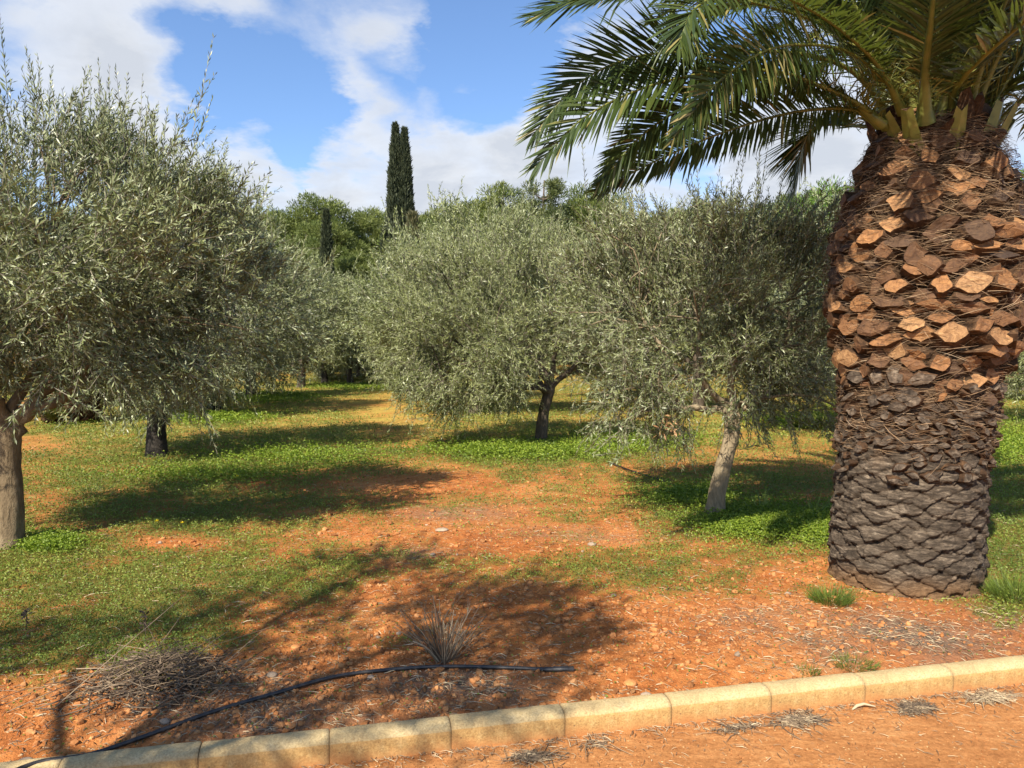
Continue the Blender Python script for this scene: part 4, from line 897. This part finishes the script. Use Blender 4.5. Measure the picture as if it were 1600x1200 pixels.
# curled strip of dry leaf
c = onground(1098, 1110, PZ); mb = MB(); tube(mb, np.array([(-.05, -.02, .008), (-.02, .0, .016), (.02, .012, .02), (.075, .01, .008)]), [.004, .008, .007, .003], 6, 0, .9)
tag(link('dry_leaf', mb.mesh('dry_leaf', [M['straw']]), None, onground(1345, 1108, PZ)), 'curled pale strip of dead leaf on the path below the kerb', 'dry leaf')

# the black irrigation pipe
HP = [(-10, 1215), (60, 1187), (140, 1172), (230, 1143), (330, 1110), (430, 1082), (520, 1057), (600, 1046), (690, 1041), (780, 1042), (860, 1044)]
pts = []
for a, b in HP:
    q = onground(a, b, .015); q[2] = float(ground_z(q[0], max(q[1], K0 + KS * q[0] + .15))) + .012; pts.append(q)
c = spline(pts, 70); b0 = c[-1].copy()
pipe = thing('irrigation_pipe', b0, 'long black irrigation pipe lying over the stony soil behind the kerb', 'pipe')
mb = MB(); tube(mb, c - b0, .0095, 10, 0); link('pipe_run', mb.mesh('pipe_run', [M['hose']]), pipe)
q = onground(897, 1044, .015) - b0; q[2] = 0.002
mb = MB(); tube(mb, np.array([q * .0 - q * .25, q * .1, q * .12, q * .95, q]), [.0125, .0125, .015, .015, .012], 10, 0); link('end_plug', mb.mesh('end_plug', [M['hose']]), pipe)
pts = [onground(950, 722), onground(985, 735), onground(1040, 752)]
for q in pts: q[2] = float(ground_z(q[0], q[1])) + .03
mb = MB(); tube(mb, spline(pts, 12) - pts[0], .012, 8, 0)
tag(link('irrigation_pipe', mb.mesh('irrigation_pipe', [M['hose']]), None, pts[0]), 'short thin black pipe in the grass left of the leaning small tree', 'pipe')

# brush heap of pruned twigs
def twig_heap():
    c = onground(255, 1065); c[2] = float(ground_z(c[0], c[1])); mb = MB()
    for k in range(260):
        p = rng.normal(0, 1, 2) * [.20, .15]; h = .14 * math.exp(-(p[0] / .27) ** 2 - (p[1] / .24) ** 2)
        a = rng.normal(.5, .9); L = rng.uniform(.08, .36); d = norm(np.array([math.cos(a), math.sin(a) * .8, rng.normal(.05, .25)]))
        s = np.array([p[0], p[1], rng.random() * h + .01]) - d * L / 2; s[2] = max(s[2], .006); e = s + d * L; e[2] = max(e[2], .006)
        m = (s + e) / 2 + rng.normal(0, .015, 3)
        tube(mb, spline([s, m, e], 4), np.linspace(rng.uniform(.0015, .0038), .0012, 4), 4, 0, np.clip(rng.beta(1.3, 2.6), 0, 1), cap=False)
    for (sx, sy, sz_, ex, ey, ez) in [(-.42, -.30, .02, .42, .38, .14), (-.35, -.28, .02, -.02, .3, .34), (-.5, -.05, .02, .1, .12, .10), (-.2, -.25, .03, .3, -.02, .05), (.05, -.2, .02, .38, .1, .07), (-.1, .1, .1, .02, .22, .3), (-.55, -.32, .01, -.05, .1, .14)]:
        tube(mb, spline([(sx, sy, sz_), ((sx + ex) / 2 + .02, (sy + ey) / 2, (sz_ + ez) / 2 + .02), (ex, ey, ez)], 8), np.linspace(.0026, .0012, 8), 5, 0, rng.uniform(.5, .85))
    n = 1300; P = np.stack([rng.normal(0, .2, n), rng.normal(0, .15, n), rng.random(n)], -1); P[:, 2] *= .11 * np.exp(-(P[:, 0] / .27) ** 2 - (P[:, 1] / .24) ** 2)
    leaves(mb, P + [0, 0, .005], flatdir(n, .5), .045, .009, 0, rng.beta(1.2, 3, n))
    tag(link('brush_heap', mb.mesh('brush_heap', [M['deadwood']], False), None, c), 'heap of dead grey prunings and twigs on the grass behind the pipe', 'twig pile')
twig_heap()
def dry_shrub():
    c = onground(695, 1032); c[2] = float(ground_z(c[0], c[1])) - .01; mb = MB()
    for k in range(64):
        a = rng.random() * 6.283; lean = rng.uniform(.15, 1.5); L = rng.uniform(.16, .36); d = norm(np.array([math.cos(a) * lean, math.sin(a) * lean * .7, 1]))
        s = np.array([math.cos(a) * .05 * rng.random(), math.sin(a) * .05 * rng.random(), 0]); e = s + d * L; m = s + d * L * .5 + rng.normal(0, .012, 3) + [0, 0, .01]
        r = rng.beta(2, 1.6); w = rng.uniform(.002, .0040); tube(mb, spline([s, m, e], 6), np.linspace(w, w * .6, 6), 5, 0, r)
        for b in range(rng.integers(0, 3)):
            q = s + d * L * rng.uniform(.4, .85); dd = norm(d + rng.normal(0, .5, 3)); tube(mb, np.array([q, q + dd * .05, q + dd * .1]), [.0018, .0015, .001], 4, 0, r)
    tag(link('dry_shrub', mb.mesh('dry_shrub', [M['deadwood']]), None, c), 'cut back shrub of bare grey stems fanning out above the pipe', 'shrub')
dry_shrub()
def stalk(px, py, h, label):
    c = onground(px, py); c[2] = float(ground_z(c[0], c[1])); mb = MB()
    tube(mb, spline([(0, 0, 0), (.01, 0, h * .5), (0, 0, h)], 6), .0022, 5, 0, .1); n = 26
    P = np.stack([rng.normal(0, .008, n), rng.normal(0, .008, n), h * (.35 + .65 * rng.random(n))], -1); leaves(mb, P, norm(rng.normal(size=(n, 3))), .028, .014, 0, rng.random(n) * .2)
    tag(link('dead_stalk', mb.mesh('dead_stalk', [M['deadwood']], False), None, c), label, 'dead stalk', 'dead stalks')
stalk(40, 985, .12, 'dark withered stalk standing alone in the grass at the left edge')
stalk(226, 1000, .16, 'dark withered stalk standing at the back of the twig heap')

# grass tufts and tall blades
def tuft(px, py, n, h, w, label, m='grass', cat='grass tuft', lean=.5, bw=.004, grp='grass tufts', nm='grass_tuft'):
    c = onground(px, py); c[2] = float(ground_z(c[0], c[1])) - .005; mb = MB()
    a = rng.random(n) * 6.283; r = w * np.sqrt(rng.random(n)); P = np.stack([np.cos(a) * r, np.sin(a) * r, np.zeros(n)], -1)
    D = norm(np.stack([np.cos(a) * lean, np.sin(a) * lean, np.full(n, 1.0)], -1) + rng.normal(0, .4, (n, 3))); L = h * rng.uniform(.25, 1.15, n)
    leaves(mb, P, D, L, bw, 0, rng.random(n) * (.55 if nm == 'grass_tuft' and m == 'grass' else 1)); 
    tag(link(nm, mb.mesh(nm, [M[m]], False), None, c), label, cat, grp)
tuft(1298, 938, 900, .12, .11, 'dense feathery green tuft at the left foot of the big palm', lean=.9, bw=.003)
tuft(1335, 1036, 350, .075, .09, 'pale green tuft right behind the kerb below the palm', lean=1.0, bw=.0025)
tuft(1262, 1046, 110, .05, .05, 'thin pale weed just behind the kerb left of the tuft', bw=.003)
tuft(1592, 930, 1400, .15, .22, 'green tuft at the right foot of the palm', lean=.9, bw=.0035)
tuft(1190, 800, 22, .30, .05, 'tall pale grass blades standing in the clover beside the leaning tree', 'stem', lean=.35, bw=.011)
tuft(1275, 805, 14, .42, .04, 'tall thin grass stalks against the left edge of the palm trunk', 'stem', lean=.12, bw=.008)
tuft(145, 775, 60, .28, .12, 'wispy tall grass standing between the two left trunks', 'stem', lean=.5, bw=.006)
tuft(75, 855, 500, .10, .14, 'bright leafy weed at the foot of the near left trunk', 'clover', bw=.02)
tuft(1283, 668, 1500, .34, .45, 'leafy green bush low beside the palm trunk at the back', 'grass', cat='bush', lean=.9, bw=.035, grp='low bushes', nm='bush')
def flower(px, py, label):
    c = onground(px, py); c[2] = float(ground_z(c[0], c[1])); f = thing('wildflower', c, label, 'flower', 'yellow wildflowers')
    mb = MB(); tube(mb, np.array([(0, 0, 0), (.004, 0, .05), (0, 0, .1)]), .0018, 5, 0); link('stem', mb.mesh('stem', [M['stem']]), f)
    mb = MB(); a = np.arange(6) * 1.047; leaves(mb, np.tile([0, 0, .1], (6, 1)), norm(np.stack([np.cos(a), np.sin(a), np.full(6, .6)], -1)), .022, .018, 0, rng.random(6))
    link('petals', mb.mesh('petals', [M['petal']], False), f)
flower(285, 832, 'yellow flower nearest the camera in the shaded grass at left')
flower(358, 795, 'yellow flower in the shaded grass behind the nearest yellow one')
flower(371, 756, 'yellow flower farthest back in the shaded grass at left')
flower(1131, 706, 'yellow flower in the grass behind the leaning pale trunk')
flower(245, 832, 'yellow flower half hidden in grass left of the nearest one')

def stone(px, py, s, label, m='stone', sq=.6):
    c = onground(px, py); c[2] = float(ground_z(c[0], c[1])); mb = MB()
    v = IV; f = IF
    # one subdivision for a rounder stone
    mid = {}; vs = list(v); nf = []
    def mp(a, b):
        k = (min(a, b), max(a, b))
        if k not in mid: mid[k] = len(vs); vs.append(norm(vs[a] + vs[b]))
        return mid[k]
    for a, b, d in f:
        x, y, z = mp(a, b), mp(b, d), mp(d, a); nf += [(a, x, z), (b, y, x), (d, z, y), (x, y, z)]
    V = np.array(vs); V = V * (1 + .3 * (fbm(V[:, 0] * 1.7 + px, V[:, 1] * 1.7 + V[:, 2] * 1.3, 5, 3) - .5))[:, None] * np.array([1.15, .85, sq]) * s
    mb.add(V + [0, 0, s * sq * .45], np.array(nf), 0, rng.uniform(.4, 1)); tag(link('stone', mb.mesh('stone', [M[m]], False), None, c), label, 'stone', 'stones lying on the soil')
stone(690, 826, .055, 'flat grey stone alone on the pale soil in the middle of the grove', 'pale_stone', .35)
stone(828, 928, .028, 'orange stone on shaded soil right of the bare shrub')
stone(925, 850, .035, 'pale orange stone in the sunlit soil left of the leaning tree', 'pale_stone')
stone(546, 1013, .022, 'rounded pale stone right of the twig heap', 'pale_stone')
stone(462, 1012, .025, 'orange stone at the right end of the twig heap')
stone(985, 1065, .03, 'brown stone on sunlit soil right of the pipe end')
stone(1010, 1080, .026, 'pale stone just behind the kerb right of the pipe end', 'pale_stone')
stone(578, 1058, .020, 'pale stone touching the pipe below the bare shrub', 'pale_stone')
stone(425, 1055, .026, 'yellowish stone right beside the top of the pipe bend', 'pale_stone')
stone(258, 1126, .022, 'pale stone beside the pipe near the left end of the kerb', 'pale_stone')
stone(487, 970, .022, 'orange stone in the shaded grass above the twig heap')
stone(885, 965, .022, 'pale orange stone in the sun right of the bare shrub')
stone(40, 1183, .03, 'white stone in the bottom left corner beside the pipe', 'pale_stone')
stone(840, 980, .02, 'small orange stone between the bare shrub and the sunlit soil')

# the other path, far left, with its pale kerb
def far_path():
    a, b = np.array([-12.0, 16.5]), np.array([-16.2, 33.0]); d = (b - a) / np.linalg.norm(b - a); s = np.array([-d[1], d[0]])
    n = 60; mb = MB(); V = []
    for i in range(n):
        p = a + (b - a) * i / (n - 1)
        for w in np.linspace(0, 3.2, 9):
            q = p + s * w; V.append((q[0], q[1], float(gz(q[0], q[1])) + .012))
    i = np.arange(n - 1)[:, None] * 9; k = np.arange(8)[None, :]; mb.add(V, np.stack([i + k, i + 9 + k, i + 10 + k, i + k + 1], -1).reshape(-1, 4)[:, ::-1], 0)
    tag(link('path', mb.mesh('far_path', [M['path']])), 'orange path far left beyond the near tree', 'path', kind='structure')
    mb = MB()
    for i in range(33):
        p = a + (b - a) * (i + .5) / 33; L = .235
        q = [p - d * L - s * .06, p + d * L - s * .06, p + d * L + s * .06, p - d * L + s * .06]; z = float(gz(p[0], p[1]))
        V = [(c[0], c[1], z - .1) for c in q] + [(c[0], c[1], z + .14) for c in q]
        mb.add(V, [(0, 1, 5, 4), (1, 2, 6, 5), (2, 3, 7, 6), (3, 0, 4, 7), (4, 5, 6, 7)], 0)
    tag(link('kerb', mb.mesh('far_kerb', [M['kerb_top']], False)), 'pale kerb line of the far path behind the squat palm', 'kerb', kind='structure')
far_path()

# unseen olive outside the frame, crown lobes laid out to cast foreground shade
m_out = olive([(-1.9, -.9, -.05), (-1.0, -.5, 1.2), (0, .05, 2.7)], .07,
    [(-1.17, .34, 4.2, .45, .4, .4), (.17, .3, 4.2, .75, .45, .5), (.85, .7, 4.1, .5, .3, .4), (-.2, 1.4, 4.2, .5, .3, .4), (.5, -.55, 4.3, .65, .45, .45), (-1.9, -.1, 4.1, .4, .4, .4), (-.3, -.6, 4.2, .4, .5, .4)],
    70, 27000, .085, .018, sig=.17, mind=.3, sprigL=.36)
plant_tree('olive_tree', 'tall olive tree outside the left edge whose shade falls across the foreground', 'tree', OG, (-3.0, .1, PZ), m_out)

# ------------------------------------------------------------------ light and sky
SUN_EL = R(42); sh = norm(np.array([.47, .88]))
sun = bpy.data.lights.new('sun', 'SUN'); sun.energy = 5.0; sun.angle = R(.53); sun.color = (1, .92, .78)
so = link('sun', None) if False else bpy.data.objects.new('sun', sun); COL.objects.link(so)
ld = Vector((sh[0] * math.cos(SUN_EL), sh[1] * math.cos(SUN_EL), -math.sin(SUN_EL)))
so.rotation_euler = ld.to_track_quat('-Z', 'Y').to_euler(); so.location = (-8, -12, 20)
w = bpy.data.worlds.new('World'); scene.world = w; w.use_nodes = True; nt = w.node_tree; bg = nt.nodes['Background']
sky = N(nt, 'ShaderNodeTexSky', sky_type='NISHITA', sun_disc=False, sun_elevation=SUN_EL, sun_rotation=math.atan2(-sh[0], -sh[1]), altitude=50, air_density=1.0, dust_density=.4, ozone_density=2.5)
dirv = coord(nt, 'Generated')
sep = N(nt, 'ShaderNodeSeparateXYZ', inp={0: dirv})
zz = math_(nt, 'ADD', math_(nt, 'MAXIMUM', sep.outputs[2], 0.0), .22)
pl_ = N(nt, 'ShaderNodeCombineXYZ', inp={0: math_(nt, 'DIVIDE', sep.outputs[0], zz), 1: math_(nt, 'DIVIDE', sep.outputs[1], zz), 2: 0.0}).outputs[0]
n1 = noise(nt, pl_, 1.7, 8, .58, .35); n2 = noise(nt, pl_, 5.5, 6, .6, .3)
dens = math_(nt, 'ADD', math_(nt, 'MULTIPLY', n1, 1.1), math_(nt, 'MULTIPLY_ADD', n2, .45, -.53))
BL = [(60, 40, 230, .26), (230, 50, 190, .2), (540, 50, 190, .2), (660, 70, 110, .16), (320, 235, 120, .34), (440, 300, 140, .32), (560, 190, 80, .2), (740, 235, 150, .38), (880, 260, 160, .36), (960, 60, 150, .25), (1150, 300, 210, .40), (1430, 180, 260, .3), (600, 300, 140, .3), (200, 160, 80, .2),
      (410, 170, 130, -.45), (330, 120, 100, -.3), (490, 225, 90, -.34), (770, 90, 130, -.5), (800, 0, 130, -.4), (630, 160, 90, -.25), (1090, 262, 60, -.25), (480, 20, 60, -.1)]
wv = N(nt, 'ShaderNodeTexNoise', inp={'Vector': pl_, 'Scale': 2.6, 'Detail': 6, 'Roughness': .62}).outputs['Color']
wo = N(nt, 'ShaderNodeVectorMath', operation='MULTIPLY_ADD', inp={0: wv, 1: (.20, .20, .20), 2: (-.10, -.10, -.10)}).outputs[0]
dirw = N(nt, 'ShaderNodeVectorMath', operation='NORMALIZE', inp={0: N(nt, 'ShaderNodeVectorMath', operation='ADD', inp={0: dirv, 1: wo}).outputs[0]}).outputs[0]
for px, py, r, wt in BL:
    d = norm(ray(px, py)); dot = N(nt, 'ShaderNodeVectorMath', operation='DOT_PRODUCT', inp={0: dirw, 1: tuple(d)}).outputs['Value']
    mr = N(nt, 'ShaderNodeMapRange', interpolation_type='SMOOTHSTEP', inp={'Value': dot, 'From Min': math.cos(r / F), 'From Max': 1.0}).outputs[0]
    dens = math_(nt, 'MULTIPLY_ADD', mr, wt, dens)
dens = math_(nt, 'ADD', dens, N(nt, 'ShaderNodeMapRange', inp={'Value': sep.outputs[2], 'From Min': .32, 'From Max': .1, 'To Max': .16}).outputs[0])
cov = ramp(nt, dens, [(.24, (0, 0, 0)), (.42, (.35, .35, .35)), (.60, (.8, .8, .8)), (.85, (.97, .97, .97))])
shade = ramp(nt, math_(nt, 'MULTIPLY_ADD', n2, .5, math_(nt, 'MULTIPLY', dens, .5)), [(.25, (3.6, 3.9, 4.4)), (.5, (4.2, 4.3, 4.45)), (.75, (3.15, 3.35, 3.7))])
skyc = mix(nt, 1.0, sky.outputs[0], (.79, .88, 1.0), 'MULTIPLY')
nt.links.new(mix(nt, cov, skyc, shade), bg.inputs[0]); bg.inputs[1].default_value = .105

cam = bpy.data.cameras.new('camera'); co = bpy.data.objects.new('camera', cam); COL.objects.link(co)
cam.sensor_width = 36; cam.lens = 36 * F / 1600; cam.clip_end = 5000; cam.clip_start = .05
co.location = (0, 0, CAM_H); co.rotation_euler = (math.pi / 2 - PITCH, 0, 0); scene.camera = co
vs = scene.view_settings; scene.display_settings.display_device = 'sRGB'; vs.view_transform = 'Standard'; vs.look = 'None'; vs.exposure = 1.03; vs.gamma = 1
scene.cycles.max_bounces = 6; scene.cycles.transparent_max_bounces = 4; scene.cycles.diffuse_bounces = 4
scene.render.film_transparent = False
